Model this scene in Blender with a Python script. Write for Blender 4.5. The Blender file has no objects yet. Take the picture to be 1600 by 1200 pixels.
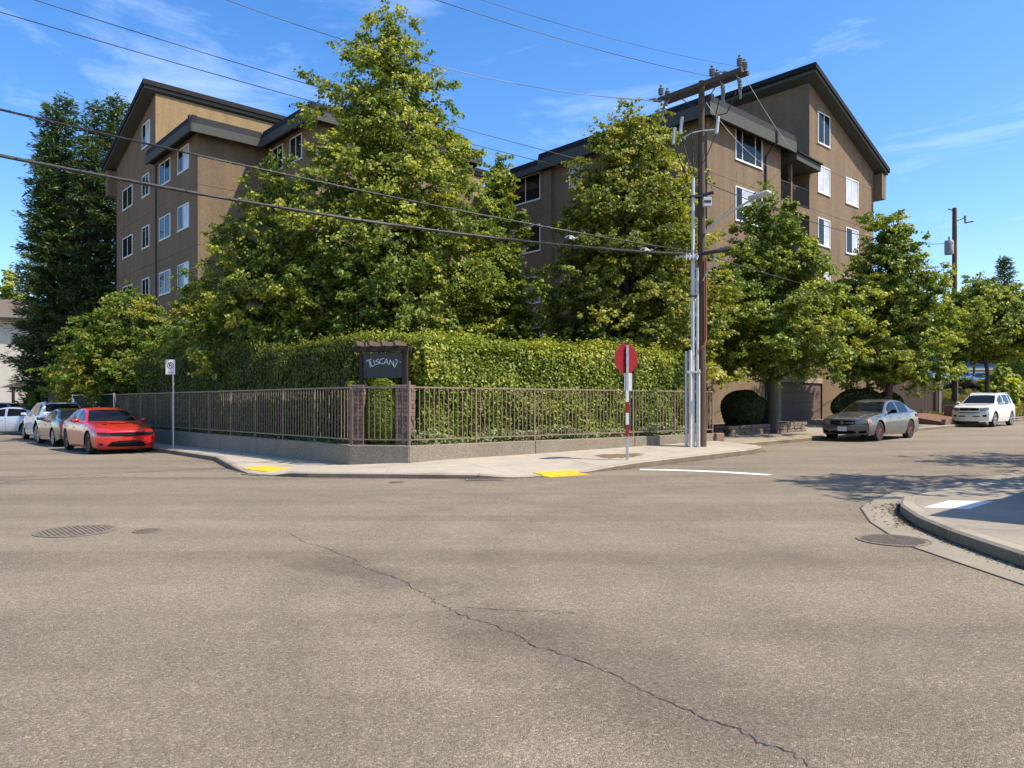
import bpy, bmesh, math, random
import numpy as np
from mathutils import Vector, Matrix

SC = bpy.context.scene
COL = SC.collection
R = math.radians
CAM_H = 1.55
FPX = 1180.0

# ------------------------------------------------------------------ camera
cd = bpy.data.cameras.new('camera')
cam = bpy.data.objects.new('camera', cd)
COL.objects.link(cam)
cam.location = (0, 0, CAM_H)
cam.rotation_euler = (R(90), 0, 0)
cd.sensor_width = 36.0
cd.lens = 36.0 * FPX / 1600.0
cd.shift_y = 30.0 / 1600.0
cd.clip_start = 0.05
cd.clip_end = 6000
SC.camera = cam

# ------------------------------------------------------------------ light
SUN_EL, SUN_AZ = 54.0, -17.0          # azimuth from +X (camera right), negative = towards the camera
wd = bpy.data.worlds.new('World')
SC.world = wd
wd.use_nodes = True
wn, wl = wd.node_tree.nodes, wd.node_tree.links
wn.clear()
w_out = wn.new('ShaderNodeOutputWorld')
w_bg = wn.new('ShaderNodeBackground')
w_sky = wn.new('ShaderNodeTexSky')
w_sky.sky_type = 'NISHITA'
w_sky.sun_disc = False
w_sky.sun_elevation = R(SUN_EL)
w_sky.sun_rotation = R(90 - SUN_AZ)
w_sky.altitude = 50
w_sky.air_density = 1.0
w_sky.dust_density = 0.9
w_sky.ozone_density = 2.1
w_bg.inputs['Strength'].default_value = 0.15
w_hsv = wn.new('ShaderNodeHueSaturation')
w_hsv.inputs['Saturation'].default_value = 1.34
w_hsv.inputs['Hue'].default_value = 0.506
wl.new(w_sky.outputs[0], w_hsv.inputs['Color'])
# thin cirrus wisps
w_tc = wn.new('ShaderNodeTexCoord')
w_map = wn.new('ShaderNodeMapping')
w_map.inputs['Rotation'].default_value = (0.0, R(28), R(20))
w_map.inputs['Scale'].default_value = (1.3, 2.2, 5.0)
wl.new(w_tc.outputs['Generated'], w_map.inputs[0])
w_n1 = wn.new('ShaderNodeTexNoise')
w_n1.inputs['Scale'].default_value = 2.2
w_n1.inputs['Detail'].default_value = 9
w_n1.inputs['Roughness'].default_value = 0.62
w_n1.inputs['Distortion'].default_value = 0.6
wl.new(w_map.outputs[0], w_n1.inputs['Vector'])
w_r = wn.new('ShaderNodeValToRGB')
w_r.color_ramp.elements[0].position = 0.57
w_r.color_ramp.elements[0].color = (0, 0, 0, 1)
w_r.color_ramp.elements[1].position = 0.95
w_r.color_ramp.elements[1].color = (0.45, 0.45, 0.45, 1)
wl.new(w_n1.outputs['Fac'], w_r.inputs[0])
w_mix = wn.new('ShaderNodeMix')
w_mix.data_type = 'RGBA'
wl.new(w_r.outputs[0], w_mix.inputs['Factor'])
wl.new(w_hsv.outputs[0], w_mix.inputs[6])
w_mix.inputs[7].default_value = (6.5, 7.0, 7.8, 1)
wl.new(w_mix.outputs[2], w_bg.inputs[0])
wl.new(w_bg.outputs[0], w_out.inputs[0])

sd = bpy.data.lights.new('sun', 'SUN')
sd.energy = 4.1
sd.angle = R(0.53)
sd.color = (1.0, 0.91, 0.77)
sun = bpy.data.objects.new('sun', sd)
COL.objects.link(sun)
sdir = Vector((math.cos(R(SUN_AZ)) * math.cos(R(SUN_EL)), math.sin(R(SUN_AZ)) * math.cos(R(SUN_EL)), math.sin(R(SUN_EL))))
sun.rotation_euler = sdir.to_track_quat('Z', 'Y').to_euler()
sun.location = (20, -10, 40)

SC.view_settings.view_transform = 'Standard'
SC.view_settings.look = 'None'
SC.view_settings.exposure = 0.80
SC.view_settings.gamma = 1.0
SC.view_settings.use_curve_mapping = False
SC.cycles.max_bounces = 6
SC.cycles.diffuse_bounces = 3
SC.cycles.transparent_max_bounces = 8
SC.cycles.use_denoising = True

# ------------------------------------------------------------------ street axes
UA = 42.0
U = np.array([math.cos(R(UA)), math.sin(R(UA))])       # along the right-hand street, away from the camera
V = np.array([-math.sin(R(UA)), math.cos(R(UA))])      # along the left-hand street, away from the camera
P0 = np.array([-2.0, 16.0])
A = np.array([-3.745, 17.4])
B = np.array([-2.33, 17.1])
FR = np.array([0.7813, 0.6243])
FL = np.array([-0.6736, 0.7391])
E = B + FR * 11.3


def sp(t, k=2.0):
    return k * math.log1p(math.exp(min(t / k, 40.0)))


def zr(x, y):
    """height of the road surface"""
    s = (x - P0[0]) * U[0] + (y - P0[1]) * U[1]
    q = (x - A[0]) * V[0] + (y - A[1]) * V[1]
    s = sp(s); q = sp(q)
    s = s if s < 45 else 45 + (s - 45) * 0.4
    return 0.0115 * s - 0.006 * min(q, 16.0)


# ------------------------------------------------------------------ object helpers
def tag(o, label=None, cat=None, group=None, kind=None):
    if label: o['label'] = label
    if cat: o['category'] = cat
    if group: o['group'] = group
    if kind: o['kind'] = kind
    return o


def empty(name, loc=(0, 0, 0), rz=0.0, parent=None):
    o = bpy.data.objects.new(name, None)
    o.empty_display_size = 0.2
    COL.objects.link(o)
    o.location = loc
    o.rotation_euler = (0, 0, rz)
    if parent: o.parent = parent
    return o


def kids(o):
    return [c for c in bpy.data.objects if c.parent == o]


def copy_tree(o, parent=None):
    c = o.copy()
    COL.objects.link(c)
    c.parent = parent
    for ch in kids(o):
        copy_tree(ch, c)
    return c


def inst(src, name, loc, rot=(0, 0, 0), parent=None, scale=None, material=None):
    """another object that shares a mesh"""
    o = bpy.data.objects.new(name, src)
    COL.objects.link(o)
    o.location = loc
    o.rotation_euler = rot
    if scale: o.scale = scale
    if parent: o.parent = parent
    return o


class MB:
    """collects geometry, then builds one mesh object"""
    def __init__(self):
        self.v, self.f, self.m = [], [], []

    def add(self, verts, faces, mi=0):
        n = len(self.v)
        self.v.extend([tuple(map(float, p)) for p in verts])
        self.f.extend([tuple(i + n for i in f) for f in faces])
        self.m.extend([mi] * len(faces))
        return self

    def box(self, c, s, rz=0.0, mi=0, M=None):
        hx, hy, hz = s[0] / 2, s[1] / 2, s[2] / 2
        cs, sn = math.cos(rz), math.sin(rz)
        vs = []
        for dz in (-hz, hz):
            for dx, dy in ((-hx, -hy), (hx, -hy), (hx, hy), (-hx, hy)):
                vs.append((c[0] + dx * cs - dy * sn, c[1] + dx * sn + dy * cs, c[2] + dz))
        if M is not None: vs = [M @ Vector(p) for p in vs]
        return self.add(vs, [(0, 3, 2, 1), (4, 5, 6, 7), (0, 1, 5, 4), (1, 2, 6, 5), (2, 3, 7, 6), (3, 0, 4, 7)], mi)

    def b(self, x0, x1, y0, y1, z0, z1, mi=0):
        return self.box(((x0 + x1) / 2, (y0 + y1) / 2, (z0 + z1) / 2), (abs(x1 - x0), abs(y1 - y0), abs(z1 - z0)), 0, mi)

    def prism(self, poly, z0, z1, mi=0):
        """poly: ccw list of (x, y); z0/z1 numbers or per-vertex lists"""
        n = len(poly)
        a = z0 if hasattr(z0, '__len__') else [z0] * n
        b_ = z1 if hasattr(z1, '__len__') else [z1] * n
        vs = [(p[0], p[1], a[i]) for i, p in enumerate(poly)] + [(p[0], p[1], b_[i]) for i, p in enumerate(poly)]
        fs = [tuple(range(n - 1, -1, -1)), tuple(range(n, 2 * n))]
        fs += [(i, (i + 1) % n, n + (i + 1) % n, n + i) for i in range(n)]
        return self.add(vs, fs, mi)

    def extr(self, poly, x0, x1, mi=0):
        """poly in (y, z), extruded along x"""
        n = len(poly)
        vs = [(x0, p[0], p[1]) for p in poly] + [(x1, p[0], p[1]) for p in poly]
        fs = [tuple(range(n - 1, -1, -1)), tuple(range(n, 2 * n))]
        fs += [(i, (i + 1) % n, n + (i + 1) % n, n + i) for i in range(n)]
        return self.add(vs, fs, mi)

    def tube(self, path, rad, sides=8, mi=0, cap=True):
        path = [Vector(p) for p in path]
        n = len(path)
        rs = rad if hasattr(rad, '__len__') else [rad] * n
        vs, fs = [], []
        prev = None
        for i, p in enumerate(path):
            d = (path[min(i + 1, n - 1)] - path[max(i - 1, 0)])
            if d.length < 1e-9: d = Vector((0, 0, 1))
            d.normalize()
            if prev is None:
                a = Vector((1, 0, 0)) if abs(d.x) < 0.8 else Vector((0, 1, 0))
                e1 = d.cross(a).normalized()
            else:
                e1 = (prev - d * prev.dot(d))
                e1 = e1.normalized() if e1.length > 1e-6 else d.orthogonal().normalized()
            prev = e1
            e2 = d.cross(e1)
            for k in range(sides):
                t = 2 * math.pi * k / sides
                vs.append(p + e1 * (rs[i] * math.cos(t)) + e2 * (rs[i] * math.sin(t)))
        for i in range(n - 1):
            for k in range(sides):
                k2 = (k + 1) % sides
                fs.append((i * sides + k, i * sides + k2, (i + 1) * sides + k2, (i + 1) * sides + k))
        if cap:
            fs.append(tuple(range(sides - 1, -1, -1)))
            fs.append(tuple((n - 1) * sides + k for k in range(sides)))
        return self.add(vs, fs, mi)

    def lathe(self, prof, c=(0, 0, 0), axis='z', sides=16, mi=0):
        """prof: list of (radius, height)"""
        vs, fs = [], []
        for r, h in prof:
            for k in range(sides):
                t = 2 * math.pi * k / sides
                a, b_ = r * math.cos(t), r * math.sin(t)
                if axis == 'z': vs.append((c[0] + a, c[1] + b_, c[2] + h))
                elif axis == 'y': vs.append((c[0] + b_, c[1] + h, c[2] + a))
                else: vs.append((c[0] + h, c[1] + a, c[2] + b_))
        for i in range(len(prof) - 1):
            for k in range(sides):
                k2 = (k + 1) % sides
                fs.append((i * sides + k, i * sides + k2, (i + 1) * sides + k2, (i + 1) * sides + k))
        fs.append(tuple(range(sides - 1, -1, -1)))
        fs.append(tuple((len(prof) - 1) * sides + k for k in range(sides)))
        return self.add(vs, fs, mi)

    def mesh(self, name, mats):
        me = bpy.data.meshes.new(name)
        me.from_pydata(self.v, [], self.f)
        mats = mats if isinstance(mats, (list, tuple)) else [mats]
        for m in mats: me.materials.append(m)
        if len(mats) > 1: me.polygons.foreach_set('material_index', self.m)
        me.update()
        return me

    def build(self, name, mats, parent=None, smooth=None, bevel=0.0, loc=None):
        me = self.mesh(name, mats)
        if bevel:
            bm = bmesh.new(); bm.from_mesh(me)
            bmesh.ops.bevel(bm, geom=list(bm.edges), offset=bevel, segments=1, affect='EDGES', clamp_overlap=True)
            bm.to_mesh(me); bm.free()
        if smooth is not None:
            me.polygons.foreach_set('use_smooth', [True] * len(me.polygons))
            me.set_sharp_from_angle(angle=R(smooth))
        o = bpy.data.objects.new(name, me)
        COL.objects.link(o)
        if loc is not None: o.location = loc
        if parent: o.parent = parent
        return o


def np_mesh(name, verts, tris, mats, attr=None):
    me = bpy.data.meshes.new(name)
    nv, nf = len(verts), len(tris)
    me.vertices.add(nv)
    me.vertices.foreach_set('co', np.asarray(verts, np.float32).ravel())
    me.loops.add(nf * 3)
    me.loops.foreach_set('vertex_index', np.asarray(tris, np.int32).ravel())
    me.polygons.add(nf)
    me.polygons.foreach_set('loop_start', np.arange(0, nf * 3, 3, dtype=np.int32))
    me.update(calc_edges=True)
    me.validate()
    for m in (mats if isinstance(mats, (list, tuple)) else [mats]): me.materials.append(m)
    if attr is not None:
        a = me.attributes.new('tint', 'FLOAT', 'POINT')
        a.data.foreach_set('value', np.asarray(attr, np.float32))
    return me


# ------------------------------------------------------------------ materials
def hexlin(r, g, b):
    return tuple(((c / 255) / 12.92 if c / 255 <= 0.04045 else ((c / 255 + 0.055) / 1.055) ** 2.4) for c in (r, g, b)) + (1,)


class Mt:
    def __init__(self, name):
        self.m = bpy.data.materials.new(name)
        self.m.use_nodes = True
        self.n = self.m.node_tree.nodes
        self.l = self.m.node_tree.links
        self.bs = self.n['Principled BSDF']
        self.out = self.n['Material Output']
        self.tc = self.n.new('ShaderNodeTexCoord')

    def node(self, t, **kw):
        x = self.n.new(t)
        for k, v in kw.items():
            if hasattr(x, k): setattr(x, k, v)
            else: x.inputs[k].default_value = v
        return x

    def link(self, a, b): self.l.new(a, b)

    def coords(self, scale=(1, 1, 1), src='Object', rot=(0, 0, 0)):
        mp = self.n.new('ShaderNodeMapping')
        mp.inputs['Scale'].default_value = scale
        mp.inputs['Rotation'].default_value = rot
        self.l.new(self.tc.outputs[src], mp.inputs[0])
        return mp.outputs[0]

    def noise(self, scale, detail=4, rough=0.55, vec=None, dist=0.0):
        x = self.n.new('ShaderNodeTexNoise')
        x.inputs['Scale'].default_value = scale
        x.inputs['Detail'].default_value = detail
        x.inputs['Roughness'].default_value = rough
        x.inputs['Distortion'].default_value = dist
        self.l.new(vec if vec is not None else self.tc.outputs['Object'], x.inputs['Vector'])
        return x.outputs['Fac']

    def ramp(self, fac, stops):
        x = self.n.new('ShaderNodeValToRGB')
        cr = x.color_ramp
        while len(cr.elements) < len(stops): cr.elements.new(0.5)
        for e, (p, c) in zip(cr.elements, stops):
            e.position = p
            e.color = c if len(c) == 4 else (*c, 1)
        self.l.new(fac, x.inputs[0])
        return x.outputs[0]

    def mix(self, fac, a, b, mode='MIX'):
        x = self.n.new('ShaderNodeMix')
        x.data_type = 'RGBA'
        x.blend_type = mode
        for s, v in ((x.inputs['Factor'], fac), (x.inputs[6], a), (x.inputs[7], b)):
            if hasattr(v, 'is_linked'): self.l.new(v, s)
            elif hasattr(v, '__len__'): s.default_value = v if len(v) == 4 else (*v, 1)
            else: s.default_value = v
        return x.outputs[2]

    def math(self, op, a, b=0.0):
        x = self.n.new('ShaderNodeMath')
        x.operation = op
        for s, v in ((x.inputs[0], a), (x.inputs[1], b)):
            if hasattr(v, 'is_linked'): self.l.new(v, s)
            else: s.default_value = v
        return x.outputs[0]

    def bump(self, h, strength=0.3, dist=0.02):
        x = self.n.new('ShaderNodeBump')
        x.inputs['Strength'].default_value = strength
        x.inputs['Distance'].default_value = dist
        self.l.new(h, x.inputs['Height'])
        self.l.new(x.outputs[0], self.bs.inputs['Normal'])

    def set(self, **kw):
        for k, v in kw.items():
            s = self.bs.inputs[k.replace('_', ' ')]
            if hasattr(v, 'is_linked'): self.l.new(v, s)
            elif k == 'Base_Color': s.default_value = v if len(v) == 4 else (*v, 1)
            else: s.default_value = v
        return self


def simple(name, col, rough=0.6, metal=0.0, var=0.12, scale=6.0, bump=0.0, bscale=60.0, coat=0.0, spec=0.5):
    t = Mt(name)
    c = tuple(col[:3])
    f = t.noise(scale, 5, 0.6)
    lo = tuple(x * (1 - var) for x in c); hi = tuple(min(1, x * (1 + var)) for x in c)
    t.set(Base_Color=t.ramp(f, [(0.3, lo), (0.7, hi)]), Roughness=rough, Metallic=metal)
    t.bs.inputs['Specular IOR Level'].default_value = spec
    if coat:
        t.bs.inputs['Coat Weight'].default_value = coat
        t.bs.inputs['Coat Roughness'].default_value = 0.03
    if bump: t.bump(t.noise(bscale, 4, 0.6), bump, 0.01)
    return t.m


def mk_asphalt():
    t = Mt('asphalt')
    o = t.tc.outputs['Object']
    v1 = t.node('ShaderNodeTexVoronoi', Scale=88.0); t.link(o, v1.inputs['Vector'])
    sepv = t.n.new('ShaderNodeSeparateColor'); t.link(v1.outputs['Color'], sepv.inputs[0])
    v2 = t.node('ShaderNodeTexVoronoi', Scale=210.0); t.link(o, v2.inputs['Vector'])
    sepw = t.n.new('ShaderNodeSeparateColor'); t.link(v2.outputs['Color'], sepw.inputs[0])
    stone = t.ramp(sepv.outputs[0], [(0.0, (0.075, 0.068, 0.06)), (0.35, (0.155, 0.138, 0.115)), (0.72, (0.215, 0.192, 0.158)), (0.93, (0.30, 0.262, 0.208)), (1.0, (0.47, 0.41, 0.32))])
    fine = t.ramp(sepw.outputs[1], [(0.0, (0.07, 0.063, 0.055)), (0.5, (0.175, 0.156, 0.13)), (1.0, (0.36, 0.32, 0.26))])
    c = t.mix(0.45, stone, fine)
    big = t.noise(0.35, 5, 0.6, dist=0.4)
    c = t.mix(1.0, c, t.ramp(big, [(0.30, (0.86, 0.86, 0.88)), (0.70, (1.12, 1.10, 1.05))]), 'MULTIPLY')
    mid = t.noise(2.3, 6, 0.7)
    c = t.mix(1.0, c, t.ramp(mid, [(0.3, (0.90, 0.90, 0.90)), (0.7, (1.08, 1.08, 1.07))]), 'MULTIPLY')
    # wheel tracks worn along both streets
    for ang, sc, st in ((UA, 0.9, 0.10), (UA + 90, 0.8, 0.08)):
        vec = t.coords((0.06, 1.0, 1.0), rot=(0, 0, -R(ang)))
        n = t.noise(sc, 3, 0.5, vec, 0.3)
        c = t.mix(1.0, c, t.ramp(n, [(0.38, (1 - st, 1 - st, 1 - st)), (0.56, (1.06, 1.06, 1.06))]), 'MULTIPLY')
    # polished arcs left by turning wheels
    for (cx, cy, r0, wid, st) in ((7.2, 7.4, 7.4, .34, .90), (7.2, 7.4, 9.0, .34, .91), (7.2, 7.4, 8.2, .30, 1.07), (-9.5, 3.0, 11.6, .36, .92), (-9.5, 3.0, 13.2, .34, .93)):
        mp = t.n.new('ShaderNodeMapping'); mp.vector_type = 'TEXTURE'
        mp.inputs['Location'].default_value = (cx, cy, 0)
        mp.inputs['Scale'].default_value = (1, 1, 1000)
        t.link(o, mp.inputs[0])
        ln = t.node('ShaderNodeVectorMath', operation='LENGTH'); t.link(mp.outputs[0], ln.inputs[0])
        dd = t.math('ABSOLUTE', t.math('SUBTRACT', ln.outputs['Value'], r0))
        dd = t.math('ADD', t.math('DIVIDE', dd, wid * 2), t.math('MULTIPLY', t.noise(0.9, 4, 0.6), 0.5))
        c = t.mix(t.ramp(dd, [(0.25, (1, 1, 1)), (0.75, (0, 0, 0))]), c, t.mix(1.0, c, (st, st, st), 'MULTIPLY'))
    # darker smudged patches with wobbly outlines
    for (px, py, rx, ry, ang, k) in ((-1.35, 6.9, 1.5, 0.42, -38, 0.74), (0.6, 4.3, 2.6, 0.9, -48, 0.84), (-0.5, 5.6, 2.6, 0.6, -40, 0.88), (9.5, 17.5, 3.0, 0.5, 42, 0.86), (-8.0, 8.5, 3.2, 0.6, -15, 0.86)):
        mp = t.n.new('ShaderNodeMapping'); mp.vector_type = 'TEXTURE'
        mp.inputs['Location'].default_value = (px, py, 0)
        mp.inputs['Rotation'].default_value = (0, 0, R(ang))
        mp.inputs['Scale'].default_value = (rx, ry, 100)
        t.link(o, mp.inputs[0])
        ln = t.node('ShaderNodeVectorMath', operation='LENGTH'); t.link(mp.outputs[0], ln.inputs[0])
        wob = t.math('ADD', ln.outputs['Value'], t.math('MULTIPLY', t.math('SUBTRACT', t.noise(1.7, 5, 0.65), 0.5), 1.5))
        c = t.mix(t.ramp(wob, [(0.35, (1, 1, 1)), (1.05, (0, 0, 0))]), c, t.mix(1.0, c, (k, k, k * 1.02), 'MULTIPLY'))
    c = t.mix(1.0, c, (1.19, 1.09, 0.94), 'MULTIPLY')
    t.set(Base_Color=c, Roughness=0.86)
    t.bs.inputs['Specular IOR Level'].default_value = 0.35
    h = t.mix(0.5, t.ramp(v1.outputs['Distance'], [(0.0, (1, 1, 1)), (0.8, (0, 0, 0))]), t.ramp(v2.outputs['Distance'], [(0.0, (1, 1, 1)), (0.8, (0, 0, 0))]))
    t.bump(h, 0.75, 0.012)
    return t.m


def mk_concrete(name, col, var=0.14, stain=0.25, agg=0.0):
    t = Mt(name)
    f = t.noise(1.3, 7, 0.65, dist=0.3)
    c = t.ramp(f, [(0.25, tuple(x * (1 - var) for x in col)), (0.75, tuple(x * (1 + var) for x in col))])
    g = t.noise(55, 4, 0.7)
    c = t.mix(1.0, c, t.ramp(g, [(0.3, (0.86, 0.86, 0.86)), (0.7, (1.1, 1.1, 1.1))]), 'MULTIPLY')
    s = t.noise(0.55, 6, 0.7, dist=0.8)
    c = t.mix(t.ramp(s, [(0.52, (0, 0, 0)), (0.72, (stain, stain, stain))]), c, (col[0] * 0.42, col[1] * 0.40, col[2] * 0.36))
    if agg:
        v = t.node('ShaderNodeTexVoronoi', Scale=70.0); t.link(t.tc.outputs['Object'], v.inputs['Vector'])
        sv = t.n.new('ShaderNodeSeparateColor'); t.link(v.outputs['Color'], sv.inputs[0])
        c = t.mix(agg, c, t.ramp(sv.outputs[0], [(0.0, (0.10, 0.082, 0.06)), (0.5, (0.26, 0.22, 0.165)), (1.0, (0.52, 0.45, 0.35))]))
    t.set(Base_Color=c, Roughness=0.9)
    t.bs.inputs['Specular IOR Level'].default_value = 0.3
    t.bump(t.noise(45, 5, 0.7), 0.35, 0.008)
    return t.m


def mk_stucco(name, col):
    t = Mt(name)
    f = t.noise(9.0, 6, 0.75, dist=1.2)
    c = t.ramp(f, [(0.28, tuple(x * 0.72 for x in col)), (0.5, col), (0.74, tuple(x * 1.25 for x in col))])
    g = t.noise(0.45, 4, 0.6)
    c = t.mix(1.0, c, t.ramp(g, [(0.3, (0.92, 0.92, 0.93)), (0.7, (1.07, 1.06, 1.04))]), 'MULTIPLY')
    st = t.noise(1.0, 4, 0.6, t.coords((2.2, 2.2, 0.12)))
    c = t.mix(1.0, c, t.ramp(st, [(0.28, (0.80, 0.80, 0.81)), (0.60, (1.04, 1.04, 1.03))]), 'MULTIPLY')
    t.set(Base_Color=c, Roughness=0.95)
    t.bs.inputs['Specular IOR Level'].default_value = 0.2
    t.bump(t.noise(14, 6, 0.8, dist=0.8), 0.8, 0.03)
    return t.m


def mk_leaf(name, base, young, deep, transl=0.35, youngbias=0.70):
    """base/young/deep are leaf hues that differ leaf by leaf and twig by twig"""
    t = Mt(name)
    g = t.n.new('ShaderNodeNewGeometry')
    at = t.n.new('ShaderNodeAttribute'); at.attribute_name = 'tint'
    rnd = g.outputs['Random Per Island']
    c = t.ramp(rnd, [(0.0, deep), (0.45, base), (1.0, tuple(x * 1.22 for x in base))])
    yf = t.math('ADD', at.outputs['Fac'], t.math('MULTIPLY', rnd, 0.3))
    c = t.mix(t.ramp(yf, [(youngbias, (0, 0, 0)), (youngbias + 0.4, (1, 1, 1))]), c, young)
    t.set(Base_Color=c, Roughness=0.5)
    t.bs.inputs['Specular IOR Level'].default_value = 0.35
    tr = t.n.new('ShaderNodeBsdfTranslucent')
    t.link(t.mix(1.0, c, (1.5, 1.5, 0.6), 'MULTIPLY'), tr.inputs['Color'])
    mx = t.n.new('ShaderNodeMixShader')
    mx.inputs[0].default_value = transl
    t.link(t.bs.outputs[0], mx.inputs[1]); t.link(tr.outputs[0], mx.inputs[2])
    t.link(mx.outputs[0], t.out.inputs['Surface'])
    return t.m


def mk_wood(name, col, grain=(14, 14, 0.9), var=0.4):
    t = Mt(name)
    n = t.noise(1.5, 7, 0.7, t.coords(grain), 0.6)
    c = t.ramp(n, [(0.25, tuple(x * (1 - var) for x in col)), (0.6, col), (0.85, tuple(x * (1 + var) for x in col))])
    t.set(Base_Color=c, Roughness=0.85)
    t.bump(n, 0.4, 0.01)
    return t.m


def mk_glass(name, col, rough=0.03, spec=0.8):
    t = Mt(name)
    n = t.noise(1.2, 3, 0.5)
    t.set(Base_Color=t.ramp(n, [(0.3, tuple(x * 0.8 for x in col)), (0.7, tuple(x * 1.2 for x in col))]), Roughness=rough)
    t.bs.inputs['Specular IOR Level'].default_value = spec
    t.bs.inputs['IOR'].default_value = 1.45
    t.bump(t.noise(0.8, 2, 0.5), 0.04, 0.05)
    return t.m


def mk_paint(name, col, metal=0.0, rough=0.28, coat=1.0, flake=0.06):
    t = Mt(name)
    n = t.noise(3.0, 4, 0.6)
    d = t.noise(1.4, 4, 0.6)
    c = t.ramp(n, [(0.3, tuple(x * (1 - flake) for x in col)), (0.7, tuple(min(1, x * (1 + flake)) for x in col))])
    t.set(Base_Color=c, Metallic=metal, Roughness=t.ramp(d, [(0.3, (rough * 0.8,) * 3), (0.7, (rough * 1.4,) * 3)]))
    t.bs.inputs['Coat Weight'].default_value = coat
    t.bs.inputs['Coat Roughness'].default_value = 0.04
    return t.m


M = {}
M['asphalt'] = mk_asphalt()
M['sidewalk'] = mk_concrete('sidewalk_concrete', (0.385, 0.335, 0.26), 0.15, 0.38)
M['sidewalk2'] = mk_concrete('old_sidewalk_concrete', (0.285, 0.245, 0.19), 0.16, 0.45)
M['kerb'] = mk_concrete('kerb_concrete', (0.315, 0.27, 0.20), 0.24, 0.7)
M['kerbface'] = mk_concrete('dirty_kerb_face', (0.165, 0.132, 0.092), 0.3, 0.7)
M['gutter'] = mk_concrete('gutter_concrete', (0.265, 0.228, 0.168), 0.2, 0.5)
M['wallc'] = mk_concrete('wall_concrete', (0.20, 0.168, 0.122), 0.28, 0.85, 0.38)
M['soil'] = simple('bark_mulch', (0.055, 0.036, 0.022), 0.95, 0, 0.5, 30, 0.9, 45)
M['dirt'] = simple('dry_ground', (0.20, 0.165, 0.11), 0.95, 0, 0.35, 3, 0.5, 30)
M['stucco'] = mk_stucco('brown_stucco', (0.205, 0.147, 0.094))
M['stucco_lt'] = mk_stucco('tan_stucco', (0.30, 0.208, 0.108))
M['fascia'] = simple('grey_fascia', (0.072, 0.076, 0.066), 0.8, 0, 0.25, 25, 0.5, 40, spec=0.25)
M['roof'] = simple('dark_roof_metal', (0.017, 0.017, 0.018), 0.75, 0, 0.2, 8, 0.2, 60, spec=0.2)
M['vinyl'] = simple('white_vinyl', (0.74, 0.73, 0.70), 0.45, 0, 0.05, 3)
M['glass'] = mk_glass('window_glass', (0.014, 0.016, 0.015), 0.03, 0.22)
M['blind'] = mk_glass('window_with_blind', (0.50, 0.50, 0.52), 0.12, 0.5)
M['blind2'] = mk_glass('window_with_shade', (0.34, 0.31, 0.22), 0.12, 0.5)
M['black'] = simple('black_metal', (0.018, 0.018, 0.02), 0.5, 0.0, 0.2, 12)
M['downpipe'] = simple('dark_brown_pipe', (0.035, 0.028, 0.024), 0.55)
M['rail'] = simple('tan_rail_paint', (0.215, 0.155, 0.115), 0.55, 0, 0.2, 9, 0.2, 50)
M['garage'] = simple('brown_garage_door', (0.14, 0.10, 0.075), 0.6, 0, 0.12, 2)
M['trim'] = simple('tan_trim', (0.36, 0.285, 0.20), 0.8, 0, 0.1, 5)
M['polewood'] = mk_wood('pole_wood', (0.105, 0.062, 0.036))
M['armwood'] = mk_wood('crossarm_wood', (0.085, 0.066, 0.052), (6, 6, 6))
M['pvc'] = simple('grey_conduit', (0.56, 0.55, 0.53), 0.5, 0, 0.12, 5)
M['rust'] = simple('rust_brown_conduit', (0.23, 0.065, 0.03), 0.6, 0, 0.25, 9)
M['porc'] = simple('grey_porcelain', (0.15, 0.16, 0.17), 0.3, 0, 0.1, 5)
M['ltgrey'] = simple('light_grey_metal', (0.50, 0.50, 0.49), 0.45, 0.1, 0.1, 5)
M['galv'] = simple('galvanized_steel', (0.48, 0.49, 0.50), 0.38, 0.7, 0.15, 12)
M['cable'] = simple('black_cable', (0.022, 0.021, 0.020), 0.6)
M['wire'] = simple('grey_wire', (0.07, 0.07, 0.075), 0.5)
M['signred'] = simple('sign_red', (0.26, 0.007, 0.010), 0.4, 0, 0.08, 4)
M['signwhite'] = simple('sign_white', (0.74, 0.72, 0.69), 0.4, 0, 0.05, 3)
M['signink'] = simple('sign_red_ink', (0.26, 0.02, 0.03), 0.5)
M['yellow'] = simple('tactile_yellow', (0.72, 0.42, 0.012), 0.65, 0, 0.14, 6)
M['kerbyellow'] = simple('worn_yellow_paint', (0.50, 0.33, 0.06), 0.8, 0, 0.3, 14)
M['roadwhite'] = simple('road_white_paint', (0.66, 0.65, 0.61), 0.7, 0, 0.18, 12)
M['iron'] = simple('cast_iron', (0.165, 0.135, 0.10), 0.8, 0.0, 0.3, 20, 0.5, 60)
M['crack'] = simple('crack_tar', (0.045, 0.039, 0.032), 0.9)
M['joint'] = simple('joint_dirt', (0.05, 0.043, 0.034), 0.95)
M['bark'] = mk_wood('tree_bark', (0.085, 0.065, 0.05), (10, 10, 2.2))
M['signboard'] = simple('dark_sign_panel', (0.020, 0.021, 0.026), 0.35, 0, 0.3, 5)
M['signwood'] = mk_wood('brown_timber', (0.034, 0.022, 0.016), (4, 12, 12))
M['brick'] = simple('split_face_brick', (0.20, 0.125, 0.095), 0.92, 0, 0.4, 14, 0.8, 40)
M['stone'] = simple('planter_stone', (0.17, 0.125, 0.095), 0.92, 0, 0.4, 6, 0.8, 30)
M['mortar'] = simple('dark_mortar', (0.07, 0.058, 0.048), 0.95)
M['fencewood'] = mk_wood('weathered_fence', (0.062, 0.037, 0.025), (12, 12, 0.8))
M['fencegrey'] = mk_wood('grey_fence', (0.11, 0.098, 0.085), (12, 12, 0.8))
M['slat'] = simple('privacy_slat', (0.010, 0.010, 0.010), 0.7, spec=0.15)
M['whitewall'] = mk_concrete('cream_wall', (0.62, 0.56, 0.47), 0.05, 0.06)
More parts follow.
